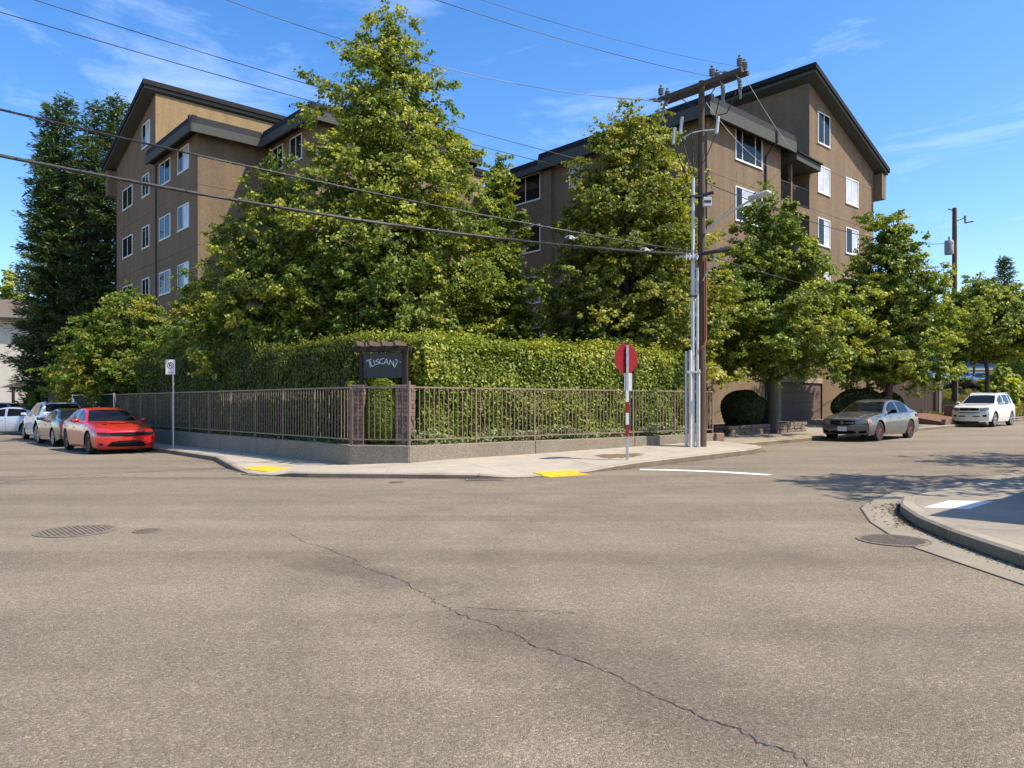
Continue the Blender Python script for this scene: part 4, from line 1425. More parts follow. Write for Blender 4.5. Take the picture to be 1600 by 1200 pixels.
make_tree('maple_tree', 'bright spreading maple between the parked cars and the left facade', 'tree', (-17.3, 34.4, .3), 6.4, [(.22, 1.5), (.34, 2.4), (.5, 2.6), (.7, 2.0), (.85, 1.2), (1, .3)], .13, 56000, .13, M['lf_maple'], 18, .26, None, (-.1, 0), 78, .44, trunk_top=.7, updir=.8)
make_tree('maple_tree', 'small maple beside the left facade corner, right of the bright one', 'tree', (-12.6, 31.0, .3), 6.0, [(.25, 1.2), (.4, 1.9), (.6, 1.8), (.8, 1.1), (1, .2)], .09, 24000, .14, M['lf_maple'], 19, .25, None, (0, 0), 40, .42, trunk_top=.7, updir=.8)
make_tree('maple_tree', 'low bright maple behind the dark gates beside the conifer', 'tree', (-22.0, 39.9, .0), 4.9, [(.3, 1.4), (.45, 2.0), (.6, 2.0), (.8, 1.4), (1, .3)], .09, 22000, .15, M['lf_maple'], 28, .3, None, (0, 0), 40, .42, trunk_top=.7, updir=.8)
# trees beyond the right edge whose shade lies across the road
GRP3 = 'street trees beyond the right edge'
make_tree('street_tree', 'open-crowned street tree just beyond the right edge, nearer one', 'tree', (12.1, 12.3, .2), 9.0, [(.5, .8), (.6, 1.9), (.75, 2.1), (.88, 1.3), (1, .2)], .12, 5200, .15, M['lf_street'], 20, .52, GRP3, (0, 0), 30, .42, fill=.7)
make_tree('street_tree', 'open-crowned street tree beyond the right edge, farther along the walk', 'tree', (17.2, 16.6, .3), 9.0, [(.45, .8), (.6, 2.2), (.75, 2.4), (.88, 1.4), (1, .2)], .12, 6800, .15, M['lf_street'], 21, .48, GRP3, (0, 0), 34, .42, fill=.7)
make_tree('street_tree', 'dark street tree left of the white house at the far left edge', 'tree', (-54.5, 82, 0), 15.5, [(.4, 2), (.6, 3.0), (.8, 2.4), (1, .3)], .2, 14000, .35, M['lf_street'], 22, .3, None, (0, 0), 40, .7)


def make_conifer(name, label, base, height, rbase, nb, nleaf, leaf, seed, mat, zlow=.05, tops=((0, 0, 1.0),), power=.75, dens=1.0, droop=.18):
    rng = np.random.default_rng(seed)
    root = empty(name, base)
    tag(root, label, 'conifer')
    tr = MB(); P, Dr, Tn = [], [], []
    for (ox, oy, hf) in tops:
        H = height * hf
        tr.tube([(ox * .3, oy * .3, -.3), (ox, oy, H * .4), (ox, oy, H * .97)], [.30 * (rbase / 3.5), .2 * (rbase / 3.5), .02], 8)
        n = int(nb / len(tops))
        for k in range(n):
            f = zlow + (1 - zlow) * (k + rng.random()) / n
            phi = k * 2.39996 + rng.normal(0, .3)
            rr_ = rbase * ((1 - f) ** power) * (.72 if len(tops) > 1 else 1) * rng.uniform(.72, 1.15) + .22
            if f < .22: rr_ *= .45 + 2.5 * f
            p0 = np.array([ox, oy, f * H])
            tip = p0 + np.array([math.cos(phi) * rr_, math.sin(phi) * rr_, rr_ * rng.uniform(-.25, .22)])
            mid = (p0 + tip) / 2 + np.array([0, 0, -droop * rr_])
            tr.tube([p0, mid, tip], [.035, .022, .006], 4, cap=False)
            m = max(3, int(rr_ / .16 * dens))
            tint = rng.random()
            for j in range(m):
                t = .18 + .82 * (j + rng.random()) / m
                q = (1 - t) ** 2 * p0 + 2 * t * (1 - t) * mid + t * t * tip
                d = unit(np.array([math.cos(phi), math.sin(phi), .25 * t]))
                P.append(q); Dr.append(d); Tn.append(.6 * tint + .4 * rng.random())
        for k in range(14):
            f = .90 + .10 * k / 13
            P.append(np.array([ox, oy, f * H]) + rng.normal(0, .05, 3)); Dr.append(np.array([0, 0, 1.0])); Tn.append(rng.random())
    tr.build('trunk', M['bark'], root, smooth=60)
    P, Dr, Tn = np.array(P), np.array(Dr), np.array(Tn)
    idx = rng.integers(0, len(P), nleaf)
    sdv = unit(np.cross(Dr[idx], np.array([0, 0, 1.0])) + 1e-4)
    sgn = rng.choice([-1, 1], (nleaf, 1))
    ax = Dr[idx] * .7 + sdv * sgn * rng.uniform(.2, .9, (nleaf, 1)) + rng.normal(0, .25, (nleaf, 3)) + np.array([0, 0, .12])
    ax = unit(ax)
    pos = P[idx] + ax * leaf * rng.uniform(.3, 1.3, (nleaf, 1)) + rng.normal(0, 1, (nleaf, 3)) * np.array([.10, .10, .07]) * (leaf / .3)
    nr = np.array([0, 0, 1.0]) + rng.normal(0, .45, (nleaf, 3))
    v, t_ = leaf_geo(pos, nr, ax, leaf * rng.uniform(.5, 1.25, nleaf), .30, .05)
    me = np_mesh('crown', v, t_, mat, np.repeat(Tn[idx], 4))
    o = bpy.data.objects.new('crown', me); COL.objects.link(o); o.parent = root
    return root


make_conifer('conifer_tree', 'tall dark conifer with several ragged tops beside the left gable', (-28.6, 50.0, 0), 21.6, 3.3, 1150, 122000, .37, 31, M['lf_conifer'], .06,
             ((-2.0, .3, .985), (-.6, -.6, .99), (.9, .4, .99), (2.6, -.2, 1.0), (-1.2, -1.2, .86), (1.4, -1.4, .84)), .58, droop=.10)
make_conifer('conifer_tree', 'sparse conifer far off at the right edge', (65.2, 100.0, 3), 17.6, 3.6, 150, 11000, .5, 32, M['lf_conifer'], .25, ((0, 0, 1.0),), .8, .6)
make_conifer('conifer_tree', 'dense dark conifer under the sparse one at the right edge', (62.0, 92.0, 3), 11.5, 5.2, 260, 26000, .5, 33, M['lf_conifer'], .05, ((0, 0, 1.0), (3, 0, .9)), .5)


# ------------------------------------------------------------------ hedges
def hedge(name, label, cat, poly, z0, z1, n, leaf, mat, seed, bump=.16, top_bump=.12, group=None, up=.2, aspect=.6, strands=False, faces=None):
    """poly: ccw list of world (x, y); leaves stand in a skin round a dark twig core"""
    rng = np.random.default_rng(seed)
    P = np.array(poly, float)
    c0 = P.mean(axis=0)
    root = empty(name, (c0[0], c0[1], z0))
    tag(root, label, cat, group)
    Q = P - c0
    nv = len(Q)
    H = z1 - z0
    ins = .20
    # inset core
    core = Q * (1 - ins * 2 / np.maximum(np.linalg.norm(Q, axis=1, keepdims=True), .5))
    E1 = np.roll(Q, -1, axis=0) - Q
    nrm2 = np.stack([E1[:, 1], -E1[:, 0]], axis=1); nrm2 /= np.linalg.norm(nrm2, axis=1, keepdims=True)
    cpoly = []
    for i in range(nv):
        a, b_ = nrm2[i - 1], nrm2[i]
        m = a + b_; m = m / max(np.dot(m, m), .3) * 2
        cpoly.append(Q[i] - m * ins * .9)
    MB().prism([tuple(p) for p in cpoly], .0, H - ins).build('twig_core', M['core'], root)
    L = np.linalg.norm(E1, axis=1)
    wts = L * H
    if faces is not None: wts = wts * np.array(faces)
    area_top = abs(np.sum(Q[:, 0] * np.roll(Q[:, 1], -1) - np.roll(Q[:, 0], -1) * Q[:, 1])) / 2
    allw = np.append(wts, area_top * 1.2); allw = allw / allw.sum()
    which = rng.choice(nv + 1, n, p=allw)
    pos = np.zeros((n, 3)); nr = np.zeros((n, 3))
    for i in range(nv):
        k = np.where(which == i)[0]
        t = rng.random(len(k)); h = rng.random(len(k))
        pos[k, :2] = Q[i] + E1[i] * t[:, None]; pos[k, 2] = h * H
        nr[k, :2] = nrm2[i]
    k = np.where(which == nv)[0]
    if nv == 4:
        a, b_ = rng.random((len(k), 1)), rng.random((len(k), 1))
        pos[k, :2] = (Q[0] * (1 - a) + Q[1] * a) * (1 - b_) + (Q[3] * (1 - a) + Q[2] * a) * b_
    else:
        # fan
        tri = rng.integers(1, nv - 1, len(k)); r1 = np.sqrt(rng.random((len(k), 1))); r2 = rng.random((len(k), 1))
        pos[k, :2] = (1 - r1) * Q[0] + r1 * (1 - r2) * Q[tri] + r1 * r2 * Q[tri + 1]
    pos[k, 2] = H; nr[k, 2] = 1
    # lumps
    ph = rng.random((10, 2)) * 6.28; fr = rng.uniform(.8, 5.5, 10); dr = unit(rng.normal(0, 1, (10, 3)))
    lump = np.zeros(n)
    for j in range(10): lump += np.sin(pos @ dr[j] * fr[j] * 2 + ph[j, 0]) * (.5 if fr[j] > 3 else 1)
    lump = lump / 4.0
    pos += nr * (lump * bump * .5 + rng.exponential(.05, n) * rng.choice([1, -1.2], n) - .05)[:, None]
    tp = pos[:, 2] > H - .35
    pos[tp, 2] += (np.abs(rng.normal(0, top_bump * .6, tp.sum())) * (rng.random(tp.sum()) < .35)) - .02
    edge = (pos[:, 2] > H - .15) & (nr[:, 2] < .5)
    pos[edge] -= nr[edge] * .06
    if strands:
        ax = np.array([0, 0, 1.0]) + nr * .25 + rng.normal(0, .28, (n, 3))
        nn = nr + np.array([0, 0, .25]) + rng.normal(0, .5, (n, 3))
    else:
        ax = np.array([0, 0, -.25]) + rng.normal(0, .7, (n, 3)) + nr * .3
        nn = nr * .7 + np.array([0, 0, .45]) + rng.normal(0, .5, (n, 3))
    v, t_ = leaf_geo(pos, nn, ax, leaf * rng.uniform(.6, 1.3, n), aspect, .12)
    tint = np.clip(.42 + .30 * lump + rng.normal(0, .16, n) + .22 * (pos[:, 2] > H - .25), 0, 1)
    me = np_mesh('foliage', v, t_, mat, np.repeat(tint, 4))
    o = bpy.data.objects.new('foliage', me); COL.objects.link(o); o.parent = root
    return root


nl = np.array([-FL[1], FL[0]]) * -1          # inward (away from the street) for the left run
nl = np.array([FL[1], -FL[0]])
nr_ = np.array([-FR[1], FR[0]])
def strip(p, d, n, t0, t1, o0, o1):
    a = [p + d * t0 + n * o0, p + d * t1 + n * o0, p + d * t1 + n * o1, p + d * t0 + n * o1]
    ar = sum(a[i][0] * a[(i + 1) % 4][1] - a[(i + 1) % 4][0] * a[i][1] for i in range(4))
    return a if ar > 0 else a[::-1]
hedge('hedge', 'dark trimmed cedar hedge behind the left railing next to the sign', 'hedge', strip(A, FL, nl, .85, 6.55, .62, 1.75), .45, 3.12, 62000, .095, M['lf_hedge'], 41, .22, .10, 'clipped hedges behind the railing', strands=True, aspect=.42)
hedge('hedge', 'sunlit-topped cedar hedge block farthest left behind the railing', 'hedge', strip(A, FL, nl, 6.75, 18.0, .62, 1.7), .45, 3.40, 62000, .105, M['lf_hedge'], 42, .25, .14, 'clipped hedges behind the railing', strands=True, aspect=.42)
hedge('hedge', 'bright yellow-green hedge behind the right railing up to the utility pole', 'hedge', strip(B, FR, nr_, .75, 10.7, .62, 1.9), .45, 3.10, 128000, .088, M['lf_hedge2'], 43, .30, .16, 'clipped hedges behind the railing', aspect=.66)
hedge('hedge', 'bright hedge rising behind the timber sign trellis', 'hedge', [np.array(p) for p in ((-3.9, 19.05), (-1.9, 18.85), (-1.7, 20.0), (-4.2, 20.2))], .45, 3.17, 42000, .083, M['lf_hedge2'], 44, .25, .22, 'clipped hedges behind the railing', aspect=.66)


def ball(name, label, base, rx_, ry_, rz_, n, leaf, mat, seed, group=None, cat='shrub', cone=False, flat=.0):
    rng = np.random.default_rng(seed)
    root = empty(name, base); tag(root, label, cat, group)
    d = unit(rng.normal(0, 1, (n, 3)))
    ph = rng.random((7, 1)) * 6.28; dr = unit(rng.normal(0, 1, (7, 3)))
    lump = sum(np.sin(d @ dr[j] * (2 + j * 1.3) + ph[j]) for j in range(7)) / 7
    rad = 1 + .10 * lump - np.abs(rng.exponential(.05, n)) + .03 * rng.random(n)
    if cone:
        h = 1 - np.sqrt(rng.random(n)); a = rng.random(n) * 6.283
        rr_ = (1 - h) ** .8 * (1 + .15 * lump) * np.sqrt(rng.uniform(.55, 1.05, n))
        pos = np.stack([np.cos(a) * rr_ * rx_, np.sin(a) * rr_ * ry_, .1 + h * rz_ * 2], axis=1)
        nn = np.stack([np.cos(a), np.sin(a), .6 * np.ones(n)], axis=1) + rng.normal(0, .4, (n, 3))
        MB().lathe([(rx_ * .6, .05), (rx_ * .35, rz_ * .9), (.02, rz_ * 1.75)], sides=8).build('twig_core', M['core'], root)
    else:
        pos = d * rad[:, None] * np.array([rx_, ry_, rz_]) + np.array([0, 0, rz_ * .92])
        pos = pos[pos[:, 2] > -.02]; d = d[:len(pos)]
        n = len(pos)
        nn = (pos - np.array([0, 0, rz_ * .9])) / np.array([rx_, ry_, rz_]) + np.array([0, 0, .25]) + rng.normal(0, .5, (n, 3))
        lump = lump[:n]
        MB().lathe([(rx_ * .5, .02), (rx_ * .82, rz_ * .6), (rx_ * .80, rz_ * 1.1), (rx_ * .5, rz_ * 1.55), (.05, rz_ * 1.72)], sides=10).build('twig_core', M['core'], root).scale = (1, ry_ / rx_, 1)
    v, t_ = leaf_geo(pos, nn, rng.normal(0, 1, (n, 3)) + np.array([0, 0, .3 if cone else -.1]), leaf * rng.uniform(.6, 1.3, n), .6, .12)
    me = np_mesh('foliage', v, t_, mat, np.repeat(np.clip(.45 + .4 * lump + rng.normal(0, .15, n), 0, 1), 4))
    o = bpy.data.objects.new('foliage', me); COL.objects.link(o); o.parent = root
    return root


ball('shrub', 'small bright shrub filling the gap under the dark sign', (-3.06, 17.93, .5), .50, .26, .86, 16000, .07, M['lf_bright'], 51)
ball('shrub', 'round clipped dark shrub in the stone planter left of the street tree', (9.25, 30.3, .55), .85, .85, .80, 14000, .08, M['lf_dark'], 52, 'clipped dark shrubs')
ball('shrub', 'lower clipped dark shrub right against the leaning planter tree trunk', (9.95, 30.75, .55), .55, .55, .66, 8000, .08, M['lf_dark'], 53, 'clipped dark shrubs')
ball('shrub', 'round dark shrub behind the roof of the silver car', (16.6, 36.0, .6), 1.3, .9, .85, 12000, .09, M['lf_dark'], 54, 'clipped dark shrubs')
ball('shrub', 'dark shrub right of the trunk behind the silver car', (18.6, 37.4, .6), .8, .7, .8, 9000, .09, M['lf_dark'], 55, 'clipped dark shrubs')
ball('shrub', 'pale conical shrub behind the white van-like car at far left', (-30.5, 48.0, -.1), .75, .75, 1.45, 8000, .12, M['lf_bright'], 56, None, 'shrub', True)
ball('shrub', 'tall conical shrub beside the white lamp post at far right', (44.4, 66.5, 2.7), 1.45, 1.45, 2.1, 10000, .17, M['lf_bright'], 57, None, 'shrub', False)
make_tree('shrub', 'broad-leaved bright bush between the white cars at far right', 'shrub', (33.6, 51.8, 1.0), 3.0, [(.1, .8), (.3, 1.2), (.6, 1.15), (.85, .7), (1, .2)], .04, 1500, .36, M['lf_bright'], 58, .1, None, (0, 0), 26, .35, trunk_top=.7, updir=1.0)
ball('shrub', 'russet bush below the conifer at far left', (-27.4, 46.5, -.1), .8, .8, .9, 5000, .12, M['lf_linden2'], 59)
ball('shrub', 'dark bush under the leaves at the far right edge', (56.5, 80.0, 3.2), 4.5, 2.5, 2.4, 12000, .3, M['lf_dark'], 60)

# climbing tufts over the trellis and left of the sign post
ball('vine', 'bright vine leaves spilling over the right end of the sign trellis', (-2.70, 18.0, 2.74), .24, .12, .11, 900, .06, M['lf_bright'], 61, 'vine leaves round the sign', 'vine')
ball('vine', 'bright vine tuft at the foot of the left sign post', (-3.82, 17.95, 1.6), .16, .12, .25, 1000, .06, M['lf_bright'], 62, 'vine leaves round the sign', 'vine')

# ivy on the bed
rng = np.random.default_rng(70)
def bed_leaves(name, p, d, nn, t0, t1, o0, o1, n, leaf, mat, zlo, zhi, seed):
    rng = np.random.default_rng(seed)
    t = rng.uniform(t0, t1, n); o_ = rng.uniform(o0, o1, n)
    hh = .5 + .5 * np.sin(t * 2.1 + 1) * np.sin(t * .9)
    xy = p[None] + d[None] * t[:, None] + nn[None] * o_[:, None]
    z = rng.uniform(zlo, zhi, n) * (.45 + .55 * hh) + (1 - hh) * zlo * .5
    pos = np.stack([xy[:, 0], xy[:, 1], z], axis=1)
    v, tr_ = leaf_geo(pos, np.array([0, 0, .7]) - np.append(nn, 0) * .5 + rng.normal(0, .45, (n, 3)), rng.normal(0, 1, (n, 3)), leaf * rng.uniform(.6, 1.3, n), .85, .08)
    me = np_mesh(name, v, tr_, mat, np.repeat(rng.random(n), 4))
    o = bpy.data.objects.new(name, me); COL.objects.link(o)
    tag(o, kind='stuff')
    return o
bed_leaves('ivy', B, FR, nr_, .3, 11.0, .16, .75, 9000, .085, M['lf_ivy'], .50, .98, 71)
bed_leaves('ivy', A, FL, nl, .3, 18, .14, .62, 4000, .08, M['lf_hedge'], .50, .75, 72)
# ================================================================== CARS
def pw(x, xs, ys):
    """smooth monotone interpolation (cubic hermite, finite-difference tangents)"""
    xs, ys = np.asarray(xs, float), np.asarray(ys, float)
    h = np.diff(xs); dl = np.diff(ys) / h
    m = np.zeros(len(xs)); m[0], m[-1] = dl[0], dl[-1]
    for i in range(1, len(xs) - 1):
        m[i] = 0 if dl[i - 1] * dl[i] <= 0 else 2 * dl[i - 1] * dl[i] / (dl[i - 1] + dl[i])
    x = np.clip(x, xs[0], xs[-1])
    i = np.clip(np.searchsorted(xs, x) - 1, 0, len(h) - 1)
    t = (x - xs[i]) / h[i]
    return (1 + 2 * t) * (1 - t) ** 2 * ys[i] + t * (1 - t) ** 2 * h[i] * m[i] + t * t * (3 - 2 * t) * ys[i + 1] + t * t * (t - 1) * h[i] * m[i + 1]


NB = 14   # points of a half section


class Car:
    """car body lofted from sections; x forward, y to the car's left, origin on the ground under the middle"""
    def __init__(s, sp_):
        s.__dict__.update(sp_)
        s.xf, s.xr = s.L / 2, -s.L / 2
        s.wx = (s.xf - s.of, s.xf - s.of - s.wb)              # axle positions
        s.hw = s.W / 2

    def X(s, frm):   # distance from the nose to x
        return s.xf - frm

    def belt(s, x): return float(pw(s.xf - x, *zip(*s.beltp)))
    def roof(s, x): return float(pw(s.xf - x, *zip(*s.roofp)))

    def halfw(s, x):
        d = s.xf - x
        f = min(1.0, .90 + .10 * (min(d, 1.2) / 1.2) ** .6)
        r = min(1.0, s.rearw + (1 - s.rearw) * (min(s.L - d, 1.2) / 1.2) ** .6)
        return s.hw * f * r

    def zlo(s, x):
        z = s.sill
        d = s.xf - x
        if d < .5: z = s.sill + .02
        if s.L - d < .55: z = max(z, s.sill + .10 * (1 - (s.L - d) / .55) + .02)
        for w in s.wx:
            a = abs(x - w)
            Ra = s.rw + .055
            if a < Ra: z = max(z, s.rw + math.sqrt(max(Ra * Ra - a * a, 0)))
        return z

    def bend(s, x, y, z):
        """rounds nose and tail in plan and leans them in profile"""
        d, e = s.xf - x, s.L - (s.xf - x)
        t = min(1, abs(y) / s.hw)
        k = max(0, 1 - d / .95) ** 1.5
        x -= k * s.nose * t ** 2.6
        if z > s.nosez: x -= k * s.lean * ((z - s.nosez) / .35) ** 2
        if z < .38: x -= k * .10 * ((.38 - z) / .2) ** 2
        k = max(0, 1 - e / .95) ** 1.5
        x += k * s.tail * t ** 2.6
        if z > s.tailz: x += k * s.taillean * (z - s.tailz)
        if z < .42: x += k * .12 * ((.42 - z) / .2) ** 2
        return x

    def half(s, x):
        """half section from sill to the centre line, as (y, z)"""
        hw, zl, zb, zt = s.halfw(x), s.zlo(x), s.belt(x), s.roof(x)
        zl = min(zl, zb - .10)
        gh = max(zt - zb, .012)
        k = min(1.0, gh / (s.roofh * .92))
        H = zb - s.sill
        def side_y(z):
            t = (z - s.sill) / H
            return hw * (1 - .055 * max(0, (.30 - t) / .30) ** 1.4 - .022 * max(0, (t - .55) / .45) ** 2)
        zs = [zl, zl + .33 * (zb - zl) * .5, zl + .36 * (zb - zl), zl + .62 * (zb - zl), zl + .84 * (zb - zl)]
        p = [(side_y(z) + (.012 if (s.flare and any(abs(x - w) < s.rw + .1 for w in s.wx) and i < 3) else 0), z) for i, z in enumerate(zs)]
        yb = side_y(zb) - .025
        p.append((yb, zb - .012))
        p.append((yb - .05, zb + min(.006, gh * .3)))                          # 6: foot of the glass
        ytop = (yb - .05) + k * (s.wroof - (yb - .05)) if k > .05 else (yb - .05) - .03
        ye = ytop
        ze = zb + gh * (.90 - .10 * (1 - k))
        for f in (.5, .93):
            bulge = .02 * math.sin(math.pi * f) * k
            p.append(((yb - .05) + (ye - (yb - .05)) * f + bulge, zb + (ze - zb) * f))      # 7, 8
        p.append((ye - .012, ze + .006 * k))                                         # 9 roof rail
        p.append((ye - .07, zb + gh * (.955 - .05 * (1 - k))))                       # 10 pillar inner edge
        p.append((ye * .62, zb + gh * .985))                             # 11
        p.append((ye * .30, zb + gh * .997))                             # 12
        p.append((0.0, zt))                                              # 13
        return p


def build_car(spc, name, label, loc, rz, group, zoff=0.0):
    c = Car(spc)
    root = empty(name, loc, rz)
    tag(root, label, spc.get('cat', 'car'), group)
    cut = sorted(set([round(v, 4) for v in c.doors for v in (c.xf - v - .006, c.xf - v + .006)]))
    xs = list(np.linspace(c.xr, c.xf, 74))
    for w in c.wx:
        Ra = c.rw + .055
        xs += [w + Ra * math.cos(t) for t in np.linspace(.02, math.pi - .02, 15)]
    marks = [c.xf - v for v in (c.cowl, c.header, c.rtop, c.rbot)] + [c.xf - v for pr in c.side for v in pr]
    xs += marks
    xs = sorted(set(round(float(x), 4) for x in xs))
    xs = [x for x in xs if all(abs(x - q) > .016 for q in cut)] + cut
    xs = sorted(xs)
    # drop near duplicates except marks
    out = []
    for x in xs:
        if out and x - out[-1] < .010 and not any(abs(x - q) < 1e-4 for q in cut): continue
        out.append(x)
    xs = out
    n = len(xs)
    sec = [c.half(x) for x in xs]
    def V3(i, k, sg):
        y, z = sec[i][k]
        return (c.bend(xs[i], y, z), sg * y, z)
    parts = {}
    def addq(key, sg, quad):
        mb = parts.setdefault(key, MB())
        vs = [V3(i, k, sg) for i, k in quad]
        f = (0, 1, 2, 3) if sg > 0 else (3, 2, 1, 0)
        mb.add(vs, [f])
    dsp = sorted([c.xf - v for v in c.doors])
    sides = [(c.xf - b_, c.xf - a) for a, b_ in c.side]
    for i in range(n - 1):
        xm = (xs[i] + xs[i + 1]) / 2
        gap = any(abs(xm - (c.xf - v)) < .0059 for v in c.doors)
        dn = None
        for j in range(len(dsp) - 1):
            if dsp[j] < xm < dsp[j + 1]: dn = j
        for k in range(NB - 1):
            for sg in (1, -1):
                key = 'body'
                d = c.xf - xm
                gh = c.roof(xm) - c.belt(xm)
                if k in (6, 7) and gh > .10 and any(a < xm < b_ for a, b_ in sides): key = ('side_window', [q for q, (a, b_) in enumerate(sides) if a < xm < b_][0], sg)
                elif k >= 10 and c.cowl < d < c.header: key = 'windshield'
                elif k >= 10 and c.rtop < d < c.rbot: key = 'rear_window'
                elif k <= 8 and gap: key = 'seam'
                elif k <= 5 and dn is not None: key = ('door', dn, sg)
                elif k <= 1 and c.cladding: key = ('cladding', xm > .2, sg)
                if c.cladding and not isinstance(key, tuple) and key not in ('windshield', 'rear_window', 'seam') and k == 0: key = ('cladding', xm > .2, sg)
                if c.cladding and k == 1 and any(abs(xm - w) < c.rw + .12 for w in c.wx) and key in ('body', 'cladding'): key = ('cladding', xm > .2, sg)
                if c.blackroof and k >= 9 and key == 'body' and c.header < d < c.rtop: key = 'roof_panel'
                addq(key, sg, [(i, k), (i + 1, k), (i + 1, k + 1), (i, k + 1)] if sg > 0 else [(i, k), (i + 1, k), (i + 1, k + 1), (i, k + 1)])
    # caps
    def cap(i, front):
        rows = []
        NY = 9
        mb = parts['body']
        for k in range(NB):
            y, z = sec[i][k]
            rows.append([(c.bend(xs[i], y * t, z), y * t, z) for t in np.linspace(-1, 1, NY)])
        vs = [p for r in rows for p in r]
        fs = []
        for k in range(NB - 1):
            for j in range(NY - 1):
                a = k * NY + j
                q = (a, a + 1, a + NY + 1, a + NY)
                fs.append(q if front else q[::-1])
        mb.add(vs, fs)
    cap(n - 1, True); cap(0, False)
    mats = {'body': M[c.paint], 'side_window': M['carglass'], 'windshield': M['carglass'], 'rear_window': M['carglass'], 'seam': M['carblack'], 'cladding': M['carblack'], 'roof_panel': M['carblack']}
    def weld(o):
        bm = bmesh.new(); bm.from_mesh(o.data)
        bmesh.ops.remove_doubles(bm, verts=bm.verts, dist=.0006)
        bmesh.ops.recalc_face_normals(bm, faces=bm.faces) if False else None
        bm.to_mesh(o.data); bm.free()
        o.data.polygons.foreach_set('use_smooth', [True] * len(o.data.polygons))
        o.data.set_sharp_from_angle(angle=R(38))
        return o
    doors = {}
    # orientation: faces made with y>0 run +x, up -> normal points +y? (checked: (0,1,2,3) for sg>0 gives -y), so flip all
    for key, mb in parts.items():
        mb.f = [f[::-1] for f in mb.f]
    nb = len(parts['body'].f)
    # caps were given outward already: restore them
    capn = 2 * (NB - 1) * 8
    parts['body'].f = parts['body'].f[:nb - capn] + [f[::-1] for f in parts['body'].f[nb - capn:]]
    for key, mb in parts.items():
        if isinstance(key, tuple) and key[0] == 'side_window':
            weld(mb.build('side_window', M['carglass'], root))
        elif isinstance(key, tuple) and key[0] == 'cladding':
            weld(mb.build('cladding', M['carblack'], root))
        elif isinstance(key, tuple):
            o = weld(mb.build('door', M[c.paint], root)); doors[key] = o
        else:
            nm = {'seam': 'door_gap'}.get(key, key)
            o = weld(mb.build(nm, mats[key], root))
    # dark liner: floor pan and wheel wells
    mb = MB()
    mb.b(c.xr + .25, c.xf - .25, -c.hw + .14, c.hw - .14, c.sill + .03, c.sill + .12)
    for w in c.wx:
        mb.b(w - c.rw - .1, w + c.rw + .1, -c.hw + .24, c.hw - .24, c.sill + .121, min(c.belt(w) - .12, c.rw * 2 + .14))
    mb.build('underbody', M['carblack'], root)
    # wheels
    rw, tw = c.rw, .215
    for sx_, w in enumerate(c.wx):
        for sg in (1, -1):
            wl0 = empty('wheel', (w, sg * (c.hw - tw / 2 - .015), rw), 0 if sg > 0 else math.pi, root)
            r2 = rw * .70
            MB().lathe([(r2, -tw / 2), (rw * .93, -tw / 2), (rw, -tw / 2 + .03), (rw, tw / 2 - .03), (rw * .94, tw / 2), (r2 + .01, tw / 2), (r2, tw / 2 - .02)], axis='y', sides=28).build('tyre', M['tyre'], wl0, smooth=40)
            MB().lathe([(r2 * .97, -.02), (r2 * .97, tw / 2 - .075), (.06, tw / 2 - .08)], axis='y', sides=20).build('brake', M['carblack'], wl0)
            mb = MB()
            if c.rim == 'rimred':
                MB().lathe([(r2 * .84, tw / 2 - .035), (r2 * .90, tw / 2 - .004), (r2 * 1.0, tw / 2 - .004), (r2 * 1.0, tw / 2 - .04)], axis='y', sides=24).build('rim_lip', M['rimdark'], wl0, smooth=40)
            else: mb.lathe([(r2 * .88, tw / 2 - .03), (r2 * .90, tw / 2 - .006), (r2, tw / 2 - .006), (r2 * 1.0, tw / 2 - .04)], axis='y', sides=24)
            mb.lathe([(.075, tw / 2 - .06), (.07, tw / 2 - .02), (.03, tw / 2 - .012)], axis='y', sides=12)
            for q in range(c.spokes):
                a = 2 * math.pi * q / c.spokes
                for da in ((-.16, .16) if c.split else (0,)):
                    p0 = (.05 * math.sin(a), tw / 2 - .03, .05 * math.cos(a))
                    p1 = (r2 * .93 * math.sin(a + da), tw / 2 - .022, r2 * .93 * math.cos(a + da))
                    mb.tube([p0, p1], [.022, .015 if c.split else .030], 5)
            mb.build('rim', M[c.rim], wl0, smooth=40)
    # patches that follow nose or tail
    def patch(nm, front, ys, zb_, zt_, mat, off=.010, nz=4, dx=.035, mirror=False):
        """ys: list of y; zb_/zt_: matching lower and upper heights"""
        yy = np.linspace(ys[0], ys[-1], max(len(ys), int(abs(ys[-1] - ys[0]) / .05) + 2))
        yy = np.array(sorted(set(np.round(np.concatenate([yy, ys]), 4))))
        zb_, zt_, ys = np.interp(yy, ys, zb_), np.interp(yy, ys, zt_), yy
        for sg in ((1, -1) if mirror else (1,)):
            ny = len(ys)
            xe = c.xf if front else c.xr
            dirx = 1 if front else -1
            vs, fs = [], []
            for a in range(ny):
                for b_ in range(nz + 1):
                    z = zb_[a] + (zt_[a] - zb_[a]) * b_ / nz
                    y = ys[a]
                    xx = c.bend(xe, y, z)
                    if abs(y) > c.halfw(xe) - .02:
                        xx -= dirx * (abs(y) - (c.halfw(xe) - .02)) * 2.2
                    vs.append((xx + dirx * off, sg * y, z))
            m = len(vs)
            vs += [(v[0] - dirx * dx, v[1], v[2]) for v in vs]
            for a in range(ny - 1):
                for b_ in range(nz):
                    i0 = a * (nz + 1) + b_
                    fs.append((i0, i0 + nz + 1, i0 + nz + 2, i0 + 1))
            for a in range(ny - 1):
                for b_ in (0, nz):
                    i0 = a * (nz + 1) + b_
                    fs.append((i0, i0 + nz + 1, i0 + nz + 1 + m, i0 + m))
            for a in (0, ny - 1):
                for b_ in range(nz):
                    i0 = a * (nz + 1) + b_
                    fs.append((i0, i0 + 1, i0 + 1 + m, i0 + m))
            mb = MB().add(vs, fs)
